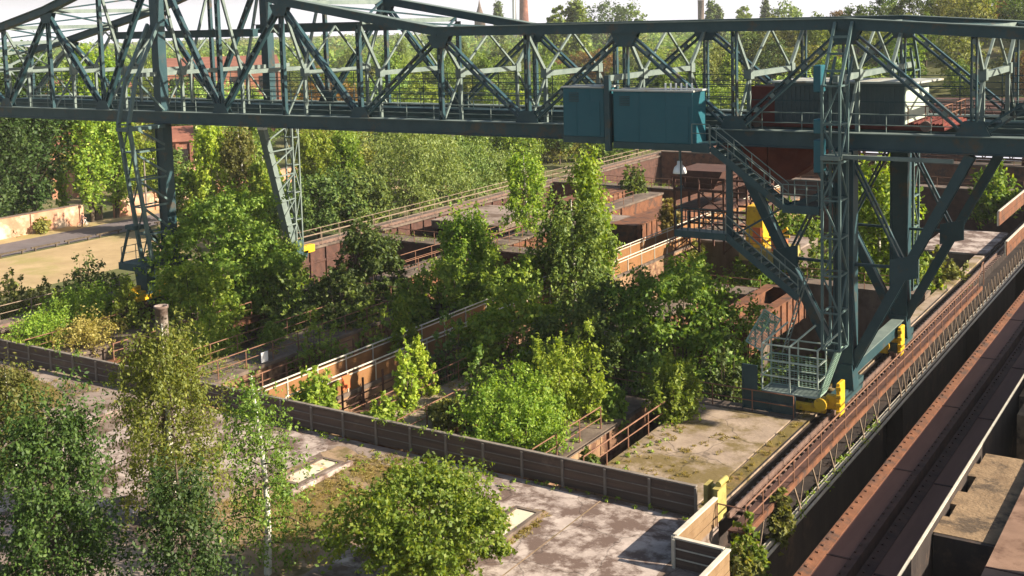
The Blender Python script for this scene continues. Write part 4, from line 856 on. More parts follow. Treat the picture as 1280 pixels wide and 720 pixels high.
# ------------------------------------------------------------------ beyond the bunkers: yard, road, walls, halls
mb = MB(); rect(-111.3, -95.5, 40, 140, GZ+.004, mb); struct('sandy_yard', mb, M['sand'])
mb = MB(); rect(-122, -118.9, 40, 180, GZ+.004, mb); struct('verge', mb, M['sand'])
mb = MB(); rect(-118.9, -112.0, 30, 400, GZ+.004, mb); struct('road', mb, M['asphalt'])
LF = thing('timber_barrier', 'low timber barrier between the sandy yard and the road', 'barrier', (-111.6, 60, GZ))
for k in range(22):
    y = 55+k*4.2; mb = MB(); mb.bar((-111.6, y, GZ+.42), (-111.6, y+3.6, GZ+.42), .16, .16); mb.build('rail', M['bark'], LF)
    for e in (.5, 3.1): mb = MB(); mb.box(-111.68, -111.52, y+e-.08, y+e+.08, GZ, GZ+.335); mb.build('post', M['bark'], LF)
def brick_wall(label, y0, y1, x=-121.8, h=2.4, mat='brick'):
    t = thing('brick_wall', label, 'wall', (x, y0, GZ)); mb = MB(); mb.box(x-.18, x+.18, y0, y1, GZ, GZ+h); mb.build('wall', M[mat], t)
    mb = MB(); mb.box(x-.26, x+.26, y0, y1, GZ+h+.002, GZ+h+.12); mb.build('coping', M['conc_dark'], t)
    k = max(1, int((y1-y0)/6))
    for i in range(k+1): y = y0+(y1-y0)*i/k; mb = MB(); mb.box(x+.182, x+.36, y-.25, y+.25, GZ, GZ+h-.05); mb.build('pier', M[mat], t)
brick_wall('old brick wall along the road left of the two poplars', 56, 90)
brick_wall('old brick wall along the road right of the two poplars', 95, 128)
mb = MB(); mb.box(-123.2, -122.2, 92.6, 93.6, GZ, GZ+1.5); mb.box(-123.25, -122.15, 92.55, 93.65, GZ+1.503, GZ+1.62); tag(mb.build('stone_bin', M['conc_dark']), 'stone box in the gap of the brick wall under the poplars', 'bin')
mb = MB(); mb.tube((-121.0, 99.5, GZ), (-121.0, 99.5, GZ+7), .13, .1); mb.tube((-121.0, 99.5, GZ+6.6), (-119.6, 99.5, GZ+7.1), .05, n=6); mb.box(-119.8, -119.1, 99.38, 99.62, GZ+7.02, GZ+7.16); tag(mb.build('street_lamp', M['board_post']), 'slim wooden lamp post before the brick wall right of the poplars', 'street lamp')
mb = MB(); mb.tube((-133, 88.5, GZ), (-133, 88.5, GZ+14), .22, .16); mb.bar((-133.9, 88.5, GZ+13.3), (-132.1, 88.5, GZ+13.3), .12, .12); tag(mb.build('utility_pole', M['bark']), 'brown utility pole between the two leftmost poplars', 'utility pole')
def hall(label, a, b, dist, dep, z1, mat, roof, pitch=2.0, wins=0, name='brick_hall', z0=GZ):
    """long building: the front runs between two bearings at the given distance"""
    da, db = AX.T @ np.array([(a-640)/F, 0, 1.0]), AX.T @ np.array([(b-640)/F, 0, 1.0])
    p = Vector((da[0], da[1], 0)).normalized()*dist; q = Vector((db[0], db[1], 0)).normalized()*dist; d = (q-p).normalized(); n = Vector((-d.y, d.x, 0)); L = (q-p).length
    t = thing(name, label, 'building', (p.x, p.y, z0)); mb = MB()
    c = [p, q, q+n*dep, p+n*dep]; mb.prism([(v.x, v.y) for v in c], z0, z1, 2); mb.build('wall', mat, t)
    mb = MB(); o = .5; r1, r2 = p+n*dep/2-d*o, q+n*dep/2+d*o; e = [p-n*o-d*o, q-n*o+d*o, q+n*(dep+o)+d*o, p+n*(dep+o)-d*o]
    V = [(v.x, v.y, z1+.01) for v in e]+[(r1.x, r1.y, z1+pitch), (r2.x, r2.y, z1+pitch)]; mb.add(V, [(0,1,5,4), (2,3,4,5), (0,4,3), (1,2,5), (3,2,1,0)]); mb.build('roof', roof, t)
    k = max(2, int(L/6))
    for i in range(k+1): c0 = p+d*(L*i/k)-n*.15; mb = MB(); mb.bar((c0.x, c0.y, z0), (c0.x, c0.y, z1-.3), .5, .3, tuple(n)); mb.build('pilaster', mat, t)
    for i in range(k if wins else 0):
        for w_ in range(wins):
            zc = z0+(z1-z0)*(w_+.55)/wins; c0 = p+d*(L*(i+.5)/k); wd = min(2.4, L/k*.5); a0, a1 = c0-d*wd/2-n*.04, c0+d*wd/2-n*.04
            mb = MB(); mb.bar((a0.x, a0.y, zc), (a1.x, a1.y, zc), .1, min(3.2, (z1-z0)/wins*.55)); mb.build('window', M['dark'], t)
    return t
hall('tall red brick hall with pilasters seen through the bridge by the mast', 205, 352, 262, 34, 10.2, M['brick_dark'], M['tar_roof'], 2.5, 2)
hall('long low red brick hall seen through the left end of the bridge', -90, 168, 292, 30, 5.0, M['brick_dark'], M['tar_roof'], 2.5, 1)
hall('small brick shed beyond the poplars under the left end of the bridge', 62, 108, 176, 12, 3.0, M['brick'], M['tar_roof'], 2.0, 1, 'brick_shed')
hall('small red shed glimpsed beside the column of the slender tower', 203, 238, 186, 10, 2.2, M['brick_dark'], M['tar_roof'], 2.0, 1, 'brick_shed')
hall('pale pink flat shed right of the column of the slender tower', 236, 262, 172, 8, -.8, M['brick'], M['brick'], .6, 0, 'garden_shed')
hall('rusty roofed shed between the legs of the rigid tower', 1118, 1212, 160, 26, 1.8, M['rust_dark'], M['tar_roof'], 3.0, 0, 'rusty_shed')
hall('dark red roofed shed behind the house on the bridge', 1168, 1296, 205, 30, 0.0, M['rust_dark'], M['rust_dark'], 3.6, 0, 'rusty_shed')
def pipe_bridge(label, x0, x1, y, z, r=.6):
    t = thing('pipe_bridge', label, 'pipe bridge', ((x0+x1)/2, y, 0))
    for k in range(2): mb = MB(); mb.tube((x0, y+k*1.6, z), (x1, y+k*1.6, z), r, n=12); smooth(mb.build('pipe', M['rust_dark'], t))
    mb = MB()
    for zz in (z-1, z+1.2): mb.bar((x0, y-.8, zz), (x1, y-.8, zz), .2, .25)
    k = int((x1-x0)/3)
    for i in range(k): a = x0+(x1-x0)*i/k; b = x0+(x1-x0)*(i+1)/k; mb.bar((a, y-.8, z-1), ((a+b)/2, y-.8, z+1.2), .12, .12); mb.bar(((a+b)/2, y-.8, z+1.2), (b, y-.8, z-1), .12, .12)
    mb.build('lattice', M['rust_dark'], t)
    for i in range(4): a = x0+(x1-x0)*(i+.5)/4; mb = MB(); mb.bar((a, y-.4, GZ), (a, y+.8, z-1), .4, .4); mb.bar((a, y+2.4, GZ), (a, y+.8, z-1), .4, .4); mb.build('trestle', M['rust_dark'], t)
pipe_bridge('dark rusty pipe bridge crossing behind the right half of the crane', -52, -6, 148, 2.5, .35)
pipe_bridge('higher dark pipe bridge farther back at the right edge', -60, -8, 186, 3.5, .4)
# rusty frame tower, yellow machine
FT = thing('frame_tower', 'dark red rusty steel frame tower on the deck below the floodlight', 'steel frame', (-40, 92, 0))
xs, ys, zs = [-41.0, -38.8, -36.6, -34.6], [88.5, 91.5, 94.5], [.1, 1.9, 3.6, 5.2, 6.2]
mb = MB()
for x in xs:
    for y in ys: mb.bar((x, y, 0), (x, y, 6.2), .16, .16)
mb.build('upright', M['rust_dark'], FT)
for z in zs[1:]:
    mb = MB()
    for y in ys: mb.bar((xs[0], y, z), (xs[-1], y, z), .14, .18)
    for x in xs: mb.bar((x, ys[0], z-.01), (x, ys[-1], z-.01), .12, .16)
    if z in (3.6, 5.2): mb.box(xs[0], xs[2], ys[0], ys[-1], z+.1, z+.14)
    mb.build('floor_frame', M['rust_dark'], FT)
for (x0, x1), (z0, z1) in zip([(xs[0], xs[1]), (xs[1], xs[2]), (xs[2], xs[3]), (xs[1], xs[2])], [(.1, 1.9), (1.9, 3.6), (.1, 1.9), (3.6, 5.2)]):
    mb = MB(); mb.bar((x0, ys[0]-.1, z0), (x1, ys[0]-.1, z1), .09, .09); mb.bar((x1, ys[0]-.12, z0), (x0, ys[0]-.12, z1), .09, .09); mb.build('brace', M['rust_dark'], FT)
mb = MB(); mb.prism([(-40.3, 5.3), (-37.7, 5.3), (-36.9, 6.8), (-41.1, 6.8)], 89, 93.5, 1); mb.build('hopper', M['rust_dark'], FT)
railing(FT, [(-41.1, 88.3, 5.34), (-36.4, 88.3, 5.34)], 1.0, 1.2, M['rust_dark'], .04, (.5,), .04)
YM = thing('yellow_machine', 'yellow painted machine with red panels on the deck behind the stairs', 'machine', (-34, 88, 0))
mb = MB(); mb.prism([(-34.6, .9), (-33.0, .9), (-33.1, 4.3), (-34.4, 4.3)], 88, 89.6, 1); bevel(mb.build('body', M['yellow'], YM), .05)
mb = MB(); mb.box(-34.8, -31.0, 87.2, 91, 0, .88); mb.build('base_frame', M['yellow_old'], YM)
for q_ in ((-33.9, -33.2, 87.9, 87.98, 1.4, 2.6), (-32.1, -31.2, 87.4, 88.6, .9, 1.7)): mb = MB(); mb.box(*q_); mb.build('red_panel', M['sign_red'], YM)
mb = MB(); mb.bar((-32.9, 88.5, 1.4), (-31.2, 88.5, 2.6), .2, .2); mb.bar((-31.5, 87.3, .9), (-31.5, 87.3, 2.6), .12, .12); mb.bar((-32.3, 87.3, 2.2), (-30.6, 87.3, 2.2), .12, .2); mb.build('boom', M['yellow'], YM)
railing(YM, [(-34.8, 87.1, .88), (-31.1, 87.1, .88)], 1.1, .9, M['rust_dark'], .035, (.5,), .03)
# chimney stub by the big weeping birch
mb = MB(); p = at(201, 382, 1, 30.2); mb.lathe((p[0], 30.2, 0), [(.25, -1), (.25, p[2]-.12), (.29, p[2]-.10), (.29, p[2]), (.22, p[2]+.0), (.2, p[2]-.5)], 18)
smooth(tag(mb.build('vent_pipe', M['conc_pale']), 'upright tan concrete pipe rising through the top of the weeping birch', 'pipe'))
# far skyline
def skyline(name, label, cat, px, ytop, dist, r0, r1, mat, prof=None):
    d = AX.T @ np.array([(px-640)/F, (ytop-PYY)/F, 1.0]); h = np.linalg.norm(d[:2]); p = EYE+d*(dist/h); mb = MB()
    H = p[2]-GZ; mb.lathe((p[0], p[1], GZ), prof(H) if prof else [(r0, 0), (r0*.6+r1*.4, H*.5), (r1, H-.5), (r1*1.08, H-.4), (r1*1.08, H)], 16)
    tag(smooth(mb.build(name, mat)), label, cat)
skyline('chimney', 'far red brick chimney on the skyline above the bridge', 'chimney', 654, -14, 900, 4.2, 2.8, M['brick_dark'])
skyline('chimney', 'far slim pale chimney beside the red one on the skyline', 'chimney', 642, -16, 900, 1.8, 1.2, M['white'])
skyline('church_spire', 'far pointed church spire on the skyline left of the chimneys', 'church spire', 599, 0, 950, 5, 1, M['conc_dark'], lambda H: [(4.5, 0), (4.5, H*.62), (5.2, H*.63), (3.0, H*.72), (1.2, H*.86), (.15, H)])
skyline('water_tower', 'far grey tower block on the skyline above the cabins', 'tower', 876, 0, 900, 2.4, 2.4, M['conc_dark'])
# ------------------------------------------------------------------ cyclist on the road
def person():
    x, y, z = -119.6, 88.6, GZ+.008; t = thing('person', 'person in a pink top standing astride a white bicycle by the brick wall', 'person', (x, y, z))
    J = dict(pel=(0,0,.92), waist=(0,.02,1.12), chest=(.0,.07,1.34), neck=(0,.10,1.50), head=(0,.12,1.62), top=(0,.12,1.74), hl=(-.10,0,.88), hr=(.10,0,.88), kl=(-.14,.06,.48), kr=(.14,-.04,.48), al=(-.16,.0,.09), ar=(.17,-.14,.09), tl=(-.17,.15,.035), tr=(.18,.02,.035),
             sl=(-.19,.08,1.40), sr=(.19,.08,1.40), el=(-.25,.22,1.16), er=(.25,.22,1.16), wl=(-.22,.44,1.05), wr=(.22,.44,1.05), fl=(-.21,.52,1.03), fr=(.21,.52,1.03))
    rad = dict(pel=.155, waist=.135, chest=.155, neck=.06, head=.10, top=.075, hl=.10, hr=.10, kl=.062, kr=.062, al=.042, ar=.042, tl=.036, tr=.036, sl=.062, sr=.062, el=.045, er=.045, wl=.032, wr=.032, fl=.036, fr=.036)
    E_ = [('pel','waist'),('waist','chest'),('chest','neck'),('neck','head'),('head','top'),('pel','hl'),('pel','hr'),('hl','kl'),('kl','al'),('al','tl'),('hr','kr'),('kr','ar'),('ar','tr'),('chest','sl'),('chest','sr'),('sl','el'),('el','wl'),('wl','fl'),('sr','er'),('er','wr'),('wr','fr')]
    ks = list(J); me = bpy.data.meshes.new('body'); me.from_pydata([(x+J[k][0], y+J[k][1], z+J[k][2]) for k in ks], [(ks.index(a), ks.index(b)) for a, b in E_], [])
    me.materials.append(M['skin']); me.materials.append(M['shirt']); me.materials.append(M['trousers'])
    o = bpy.data.objects.new('body', me); COL.objects.link(o); o.parent = t; o.matrix_parent_inverse = Matrix.Translation(-t.location)
    md = o.modifiers.new('skin', 'SKIN'); 
    for i, k in enumerate(ks): v = me.skin_vertices[0].data[i]; v.radius = (rad[k], rad[k]); v.use_root = (k == 'pel')
    o.modifiers.new('sub', 'SUBSURF').render_levels = 1
    dg = bpy.context.evaluated_depsgraph_get(); em = bpy.data.meshes.new_from_object(o.evaluated_get(dg)); o.modifiers.clear(); o.data = em
    em.materials.clear()
    for k in ('skin', 'shirt', 'trousers'): em.materials.append(M[k])
    for f in em.polygons:
        zz = f.center.z-z; ay = f.center.y-y; f.use_smooth = True
        f.material_index = 2 if (.07 < zz < .97 and ay < .3) else (1 if .97 <= zz < 1.48 and ay < .3 else 0)
    mb = MB(); mb.lathe((x, y+.10, z+1.60), [(.115, .0), (.125, .07), (.10, .15), (.03, .19)], 12); smooth(mb.build('hair', M['hair'], t))
    b = thing('bicycle', 'white bicycle held by the person standing by the brick wall', 'bicycle', (x, y, z))
    for yy in (-.42, .62):
        mb = MB(); n = 20
        for i in range(n): a0, a1 = 2*math.pi*i/n, 2*math.pi*(i+1)/n; mb.tube((x, y+yy+.33*math.cos(a0), z+.35+.33*math.sin(a0)), (x, y+yy+.33*math.cos(a1), z+.35+.33*math.sin(a1)), .022, n=6)
        wl = mb.build('wheel', M['dark'], b); mb = MB()
        for i in range(8): a0 = math.pi*i/8; mb.tube((x, y+yy+.31*math.cos(a0), z+.35+.31*math.sin(a0)), (x, y+yy-.31*math.cos(a0), z+.35-.31*math.sin(a0)), .006, n=4)
        mb.build('spokes', M['white'], wl)
    mb = MB(); q = lambda yy, zz: (x, y+yy, z+zz)
    for a, c in ((q(-.42,.35), q(.06,.32)), (q(.06,.32), q(-.12,.85)), (q(-.42,.35), q(-.10,.78)), (q(.06,.32), q(.46,.82)), (q(-.10,.78), q(.46,.86)), (q(.44,.95), q(.62,.35))): mb.tube(a, c, .025, n=8)
    mb.build('frame', M['white'], b)
    mb = MB(); mb.tube(q(.44,.95), q(.44,1.02), .018, n=6); mb.tube((x-.26, y+.44, z+1.02), (x+.26, y+.44, z+1.02), .016, n=8); mb.build('handlebar', M['dark'], b)
    mb = MB(); mb.prism([(y-.26, z+.86), (y+.02, z+.86), (y+.02, z+.89), (y-.26, z+.91)], x-.07, x+.07, 0); mb.build('saddle', M['dark'], b)
person()

# ------------------------------------------------------------------ trees close by
T = ptree
M['L_weep'] = leafmat('leaf_weeping_birch', (0.095, 0.122, 0.018), (0.16, 0.19, 0.03), (0.25, 0.26, 0.046), 0.42)
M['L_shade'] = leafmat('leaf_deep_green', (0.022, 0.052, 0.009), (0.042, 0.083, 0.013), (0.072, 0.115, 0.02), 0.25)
# foreground, rooted on the floor below the bottom edge of the photo
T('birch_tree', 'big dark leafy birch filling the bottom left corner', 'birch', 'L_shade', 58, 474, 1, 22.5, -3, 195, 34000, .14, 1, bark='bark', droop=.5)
T('birch_tree', 'yellowish birch cut by the left edge above the dark corner birch', 'birch', 'L_olive', 8, 452, 1, 30, 0, 120, 12000, .16, 2, bark='birchbark', droop=.5)
T('birch_tree', 'tall weeping birch with yellow green top before the tan pipe', 'birch', 'L_weep', 203, 388, 1, 30, 0, 165, 24000, .135, 3, bark='birchbark', droop=.9)
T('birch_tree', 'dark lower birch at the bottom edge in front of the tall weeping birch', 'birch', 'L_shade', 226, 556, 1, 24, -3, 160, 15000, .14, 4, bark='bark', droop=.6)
T('birch_tree', 'thin airy birch with a visible white trunk left of the round maple', 'thin', 'L_mid', 322, 455, 1, 29, 0, 130, 7500, .13, 5, bark='birchbark', droop=.7)
T('maple_tree', 'round bright green maple at the middle of the bottom edge', 'round', 'L_bright', 532, 612, 1, 31, 0, 205, 34000, .135, 6, aspect=.75)
T('shrub', 'small weedy shrub between the maple and the boarded parapet', 'bush', 'L_mid', 537, 566, 1, 39.5, 0, 26, 260, .24, 7, cat='shrub', crown='foliage')
# in and between the bunkers
T('broadleaf_tree', 'large mid green tree hiding the foot of the slender tower', 'round', 'L_mid', 278, 238, 1, 60, -6, 170, 30400, 0.294, 10)
T('broadleaf_tree', 'mid green tree in front of the large one by the slender tower', 'round', 'L_bright', 240, 325, 1, 54, -6, 105, 15200, 0.252, 11)
T('broadleaf_tree', 'dense green tree right of the large one, below the pendulum leg', 'round', 'L_mid', 335, 300, 1, 64, -6, 105, 15200, 0.294, 12)
T('broadleaf_tree', 'dark tree between the slender tower and the short glowing girder', 'round', 'L_dark', 462, 286, 1, 66, -6, 100, 15200, 0.294, 13)
T('broadleaf_tree', 'dark lower tree left below the short glowing girder', 'round', 'L_dark', 420, 335, 1, 58, -6, 95, 13300, 0.266, 14)
T('birch_tree', 'light green birch left of the pale small birch', 'birch', 'L_bright', 586, 256, 1, 70, -6, 100, 17100, 0.28, 15, bark='birchbark', droop=.4)
T('broadleaf_tree', 'mid green round tree below the light green birch', 'round', 'L_mid', 560, 330, 1, 64, -6, 120, 15200, 0.28, 16)
T('broadleaf_tree', 'shaded round tree left of the base of the tall slender birch', 'round', 'L_mid', 632, 318, 1, 66, -6, 100, 13300, 0.28, 17)
T('birch_tree', 'tall slender birch with a yellow green tip in the middle of the field', 'poplar', 'L_yellowgreen', 738, 192, 1, 72, -6, 48, 11400, 0.28, 18, bark='birchbark', droop=.5)
T('birch_tree', 'dark drooping birch hugging the tall slender birch', 'birch', 'L_dark', 715, 238, 1, 69, -6, 130, 24700, 0.266, 19, bark='birchbark', droop=.6)
T('birch_tree', 'pale yellow small birch with white trunk on the grey slab roof', 'thin', 'L_yellowgreen', 655, 188, 1, 89, .2, 66, 6080, 0.294, 20, bark='birchbark', droop=.4)
T('broadleaf_tree', 'big dark green tree left of the open rusty bin', 'round', 'L_mid', 848, 332, 1, 60, -6, 180, 18000, 0.28, 21)
T('broadleaf_tree', 'dark tree right of the sunlit tree in the middle of the thicket', 'round', 'L_dark', 772, 352, 1, 60, -6, 125, 10000, 0.266, 22)
T('broadleaf_tree', 'sunlit round tree in the middle of the thicket', 'round', 'L_bright', 640, 366, 1, 55, -6, 150, 20900, 0.252, 23, aspect=.7)
T('broadleaf_tree', 'shaded tree behind the upper yellow green bush', 'round', 'L_dark', 712, 385, 1, 54, -6, 120, 15200, 0.238, 24)
T('willow_bush', 'upper yellow green bush behind the front one by the parapet', 'bush', 'L_yellowgreen', 702, 412, 1, 49, -1.5, 140, 19000, 0.175, 25, cat='bush', crown='foliage')
T('willow_bush', 'large bright bush leaning over the boarded parapet', 'bush', 'L_yellowgreen', 645, 474, 1, 44.5, -1.0, 165, 22800, 0.154, 26, cat='bush', crown='foliage')
T('willow_bush', 'bright green bush at the back left corner of the concrete deck', 'bush', 'L_yellowgreen', 841, 450, 1, 51, 0, 80, 8740, 0.175, 27, cat='bush', crown='foliage')
T('sapling', 'yellow green slender sapling right of the orange parapets', 'cone', 'L_yellowgreen', 524, 422, 1, 48, -1.0, 44, 4940, 0.168, 28, cat='sapling')
T('sapling', 'green slender sapling behind the yellow green slender one', 'cone', 'L_bright', 503, 372, 1, 53, -3, 58, 6080, 0.189, 29, cat='sapling')
T('sapling', 'small bright cone shaped sapling between the handrails', 'cone', 'L_bright', 338, 406, 1, 51, 0, 34, 2850, 0.154, 30, cat='sapling')
T('willow_bush', 'sunny bush on the corner by the far left handrail', 'bush', 'L_yellowgreen', 100, 362, 1, 50, -.8, 115, 8740, 0.189, 31, cat='bush', crown='foliage')
T('sapling', 'bright upright sapling under the yellow buffer of the slender tower', 'cone', 'L_yellowgreen', 158, 348, 1, 51, -1, 46, 4180, 0.182, 32, cat='sapling')
T('shrub', 'golden low shrub behind the left end of the boarded parapet', 'bush', 'L_dry', 112, 408, 1, 47, -.4, 110, 3230, 0.175, 33, cat='shrub', crown='foliage')
T('shrub', 'green low shrub in the left corner behind the parapet', 'bush', 'L_yellowgreen', 52, 400, 1, 46, -.4, 100, 3800, 0.175, 34, cat='shrub', crown='foliage')
T('shrub', 'bushy shrub growing behind the tan vent pipe', 'bush', 'L_bright', 262, 400, 1, 50, -3, 100, 7980, 0.21, 35, cat='shrub', crown='foliage')
for i, (px, yt, yy, w_, zb, mt, lab) in enumerate([
    (385, 350, 57, 105, -6, 'L_mid', 'mid green bush left of the central walkway below the thicket'), (440, 362, 58, 115, -6, 'L_mid', 'tall mid green bush behind the central orange parapet'),
    (355, 345, 60, 90, -6, 'L_dark', 'dark bush under the tree below the pendulum leg'), (505, 340, 62, 100, -6, 'L_mid', 'mid green bush beneath the short glowing girder'),
    (560, 400, 52, 80, -6, 'L_dark', 'dark bush right of the green slender sapling'), (600, 432, 48, 70, -4, 'L_mid', 'shaded bush under the sunlit round tree'),
    (766, 478, 50, 40, -1, 'L_mid', 'small leafy bush at the back of the dark pit'), (800, 440, 54, 90, -6, 'L_dark', 'dark bush left of the bush on the concrete deck'),
    (905, 420, 57, 90, -6, 'L_dark', 'dark bush below the open rusty bin'), (850, 322, 74, 54, -1, 'L_bright', 'sunny bush before the cross wall under the stair landing'),
    (880, 345, 76, 24, 0, 'L_bright', 'tiny sapling on the rail topped cross wall'), (838, 252, 95, 34, 0, 'L_dry', 'golden dry bush beside the pale railings left of the stairs'),
    (862, 298, 92, 46, -3, 'L_olive', 'drooping olive bush in front of the low slab wall'), (985, 246, 108, 92, -5, 'L_bright', 'bright round bush seen between the stairs and the rigid tower'),
    (960, 290, 96, 60, -4, 'L_dark', 'dark bush behind the upper half of the lower stair'), (1178, 318, 88, 80, -3, 'L_olive', 'dark olive bush beside the far foot of the rigid tower'),
    (1150, 300, 84, 60, -5, 'L_bright', 'leafy bush behind the lattice of the rigid tower'), (792, 205, 116, 40, -2, 'L_mid', 'green bush among the rusty rails beyond the slender birch'),
    (1242, 205, 124, 66, -2, 'L_bright', 'green tree above the raised deck at the right edge'), (945, 312, 90, 90, -6, 'L_mid', 'thick bush under the lower stair'),
    (1020, 300, 92, 80, -6, 'L_dark', 'dark bush left behind the lattice of the rigid tower'), (505, 420, 46, 34, -.9, 'L_yellowgreen', 'yellow green weed bush on the ledge of dark posts'),
    (395, 462, 43, 70, -1, 'L_yellowgreen', 'sunny weed bush against the orange parapet near the thin birch'), (560, 505, 45, 60, 0, 'L_olive', 'olive weed bush on the walkway right of the saplings'),
    (735, 565, 42.5, 34, -.6, 'L_mid', 'weed in the corner of the dark pit behind the parapet'), (470, 300, 92, 80, -3, 'L_olive', 'olive scrub below the far left handrail'),
    (480, 500, 43, 60, -1, 'L_yellowgreen', 'bright weed bush just behind the parapet below the saplings'),
    (975, 606, 47.0, 34, -1.9, 'L_olive', 'leafy weeds hanging on the brackets of the gangway'), (935, 650, 42.6, 60, -3.2, 'L_bright', 'weed bush sprouting under the near end of the gangway'),
    (925, 690, 39.0, 70, -3.6, 'L_olive', 'brownish weeds in the gap beside the bottom parapets')]):
    ax, vv = (0, -15.9) if i >= 27 else (1, yy)
    h_leaf = .14 + .0024*yy
    T('bush', lab, 'bush', mt, px, yt, ax, vv, zb, w_, int(1500+w_*w_*.5), h_leaf, 60+i, cat='bush', crown='foliage')
T('bush', 'broad green bush in the cell between the sapling walkway and the central parapet', 'bush', 'L_mid', 398, 392, 1, 51, -6, 95, 6000, .26, 201, cat='bush', crown='foliage')
T('bush', 'leafy bush in the cell right of the far left handrail corner', 'bush', 'L_mid', 215, 372, 1, 52, -6, 90, 5000, .27, 202, cat='bush', crown='foliage')
T('bush', 'shady bush in the cell beyond the dark ledge posts', 'bush', 'L_mid', 470, 405, 1, 54, -6, 80, 4500, .27, 203, cat='bush', crown='foliage')
T('birch_tree', 'yellow green birch standing between the columns of the rigid tower', 'birch', 'L_yellowgreen', 1098, 188, 1, 86, -6, 118, 9000, .46, 40, bark='birchbark', droop=.4)
# outside the left wall: poplars, hedge, wood along the railings
T('poplar_tree', 'left one of the twin bright poplars beside the road', 'poplar', 'L_bright', 102, 66, 0, -121.5, GZ, 50, 11900, 0.446, 41)
T('poplar_tree', 'right one of the twin bright poplars beside the road', 'poplar', 'L_bright', 134, 78, 0, -121.5, GZ, 50, 11900, 0.446, 42)
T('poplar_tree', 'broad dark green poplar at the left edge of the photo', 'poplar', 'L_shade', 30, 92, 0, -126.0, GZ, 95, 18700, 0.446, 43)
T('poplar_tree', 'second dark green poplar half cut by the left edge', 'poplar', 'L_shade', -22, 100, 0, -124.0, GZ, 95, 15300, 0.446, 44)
T('shrub', 'small round shrub before the brick wall at the left', 'bush', 'L_olive', 52, 272, 0, -120.6, GZ, 24, 500, .40, 45, cat='shrub', crown='foliage')
T('cypress', 'small bright yellow green cone tree behind the brick wall', 'cone', 'L_yellowgreen', 75, 205, 0, -130, GZ, 20, 900, .5, 46, cat='tree')
for i, (px, yt, w_, mt, lab) in enumerate([(15, 345, 60, 'L_olive', 'olive hedge shrub at the left edge beside the yard'), (58, 352, 60, 'L_olive', 'second olive hedge shrub beside the yard'), (108, 322, 86, 'L_dark', 'dark shrub between the yard and the slender tower'), (150, 345, 50, 'L_mid', 'leafy shrub at the foot of the slender tower')]):
    T('hedge_shrub', lab, 'bush', mt, px, yt, 0, -77.5-i*.5, GZ, w_, 5000, .27, 100+i, cat='shrub', crown='foliage')
for i, (kind, mt, px, yt, X0, w_, n, lab, bk) in enumerate([
    ('birch', 'L_yellowgreen', 262, 150, -100, 70, 5000, 'first pale birch of the row right of the slender tower column', 'birchbark'),
    ('birch', 'L_olive', 300, 155, -97, 66, 4600, 'olive birch left of the pendulum leg', 'birchbark'),
    ('birch', 'L_bright', 330, 190, -92, 60, 3600, 'lower green birch behind the pendulum leg', 'birchbark'),
    ('birch', 'L_yellowgreen', 392, 156, -98, 72, 5000, 'pale birch just right of the pendulum leg', 'birchbark'),
    ('birch', 'L_yellowgreen', 432, 158, -96, 66, 5000, 'pale birch left of the big willow', 'birchbark'),
    ('round', 'L_dark', 395, 222, -84, 120, 6000, 'dark tree behind the far handrail, below the pale birches', 'bark'),
    ('round', 'L_dark', 445, 218, -82, 90, 5000, 'dark tree left below the big willow', 'bark'),
    ('willow', 'L_willow', 512, 166, -84, 118, 9000, 'big rounded willow behind the far handrail', 'bark'),
    ('willow', 'L_willow', 562, 172, -88, 84, 6000, 'second willow right of the big rounded one', 'bark'),
    ('willow', 'L_willow', 604, 190, -86, 64, 4200, 'small willow close to the pale small birch', 'bark'),
    ('round', 'L_bright', 640, 176, -94, 80, 4600, 'light green tree behind the pale small birch', 'bark'),
    ('round', 'L_olive', 690, 172, -98, 80, 4600, 'olive tree under the left end of the cabins', 'bark'),
    ('round', 'L_bright', 745, 176, -102, 80, 4600, 'bright tree behind the far handrail under the cabins', 'bark'),
    ('round', 'L_mid', 800, 178, -100, 80, 4400, 'mid green tree at the far end of the railings', 'bark'),
    ('round', 'L_mid', 232, 215, -104, 60, 3600, 'bushy tree beside the column of the slender tower', 'bark'),
    ('round', 'L_dark', 215, 188, -112, 50, 2600, 'dark bush behind the column of the slender tower', 'bark')]):
    T({'birch': 'birch_tree', 'willow': 'willow_tree'}.get(kind, 'broadleaf_tree'), lab, kind, mt, px, yt, 0, X0, GZ, w_, int(n*1.8), .40, 120+i, bark=bk, droop=.6 if kind != 'round' else 0, aspect=.4 if kind == 'willow' else .55)
# undergrowth on the pit floors and weeds on the walkways: nobody could count it
rng = np.random.default_rng(5)
cl = []
for i in range(900):
    x, y = rng.uniform(-70, -18.5), rng.uniform(42, 125)
    cl.append([x, y, -5.2+rng.random()*1.4, .9, .9, .8, 34])
me = leaf_mesh('undergrowth', cl, rng, .34); me.materials.append(M['L_dark']); o = bpy.data.objects.new('undergrowth', me); COL.objects.link(o)
tag(o, 'dark low undergrowth covering the bottoms of the bunkers', 'undergrowth', kind='stuff')
cl = []
def strip(x0, x1, y0, y1, z, n, r=.22):
    for i in range(n): cl.append([rng.uniform(x0, x1), rng.uniform(y0, y1), z+r*.4, r*(.5+rng.random()), r*(.5+rng.random()), r*(.5+.9*rng.random()), 12])
strip(-52.1, -49, 42, 60, 0, 90); strip(-37, -33.8, 42, 60, 0, 80); strip(-29.5, -26.2, 42, 52, 0, 40, .16); strip(-65, -62.5, 43, 58, 0, 60, .3); strip(-70.5, -52, 41.4, 43, -.3, 60, .3); strip(-43, -41.2, 42, 118, 0, 120, .2)
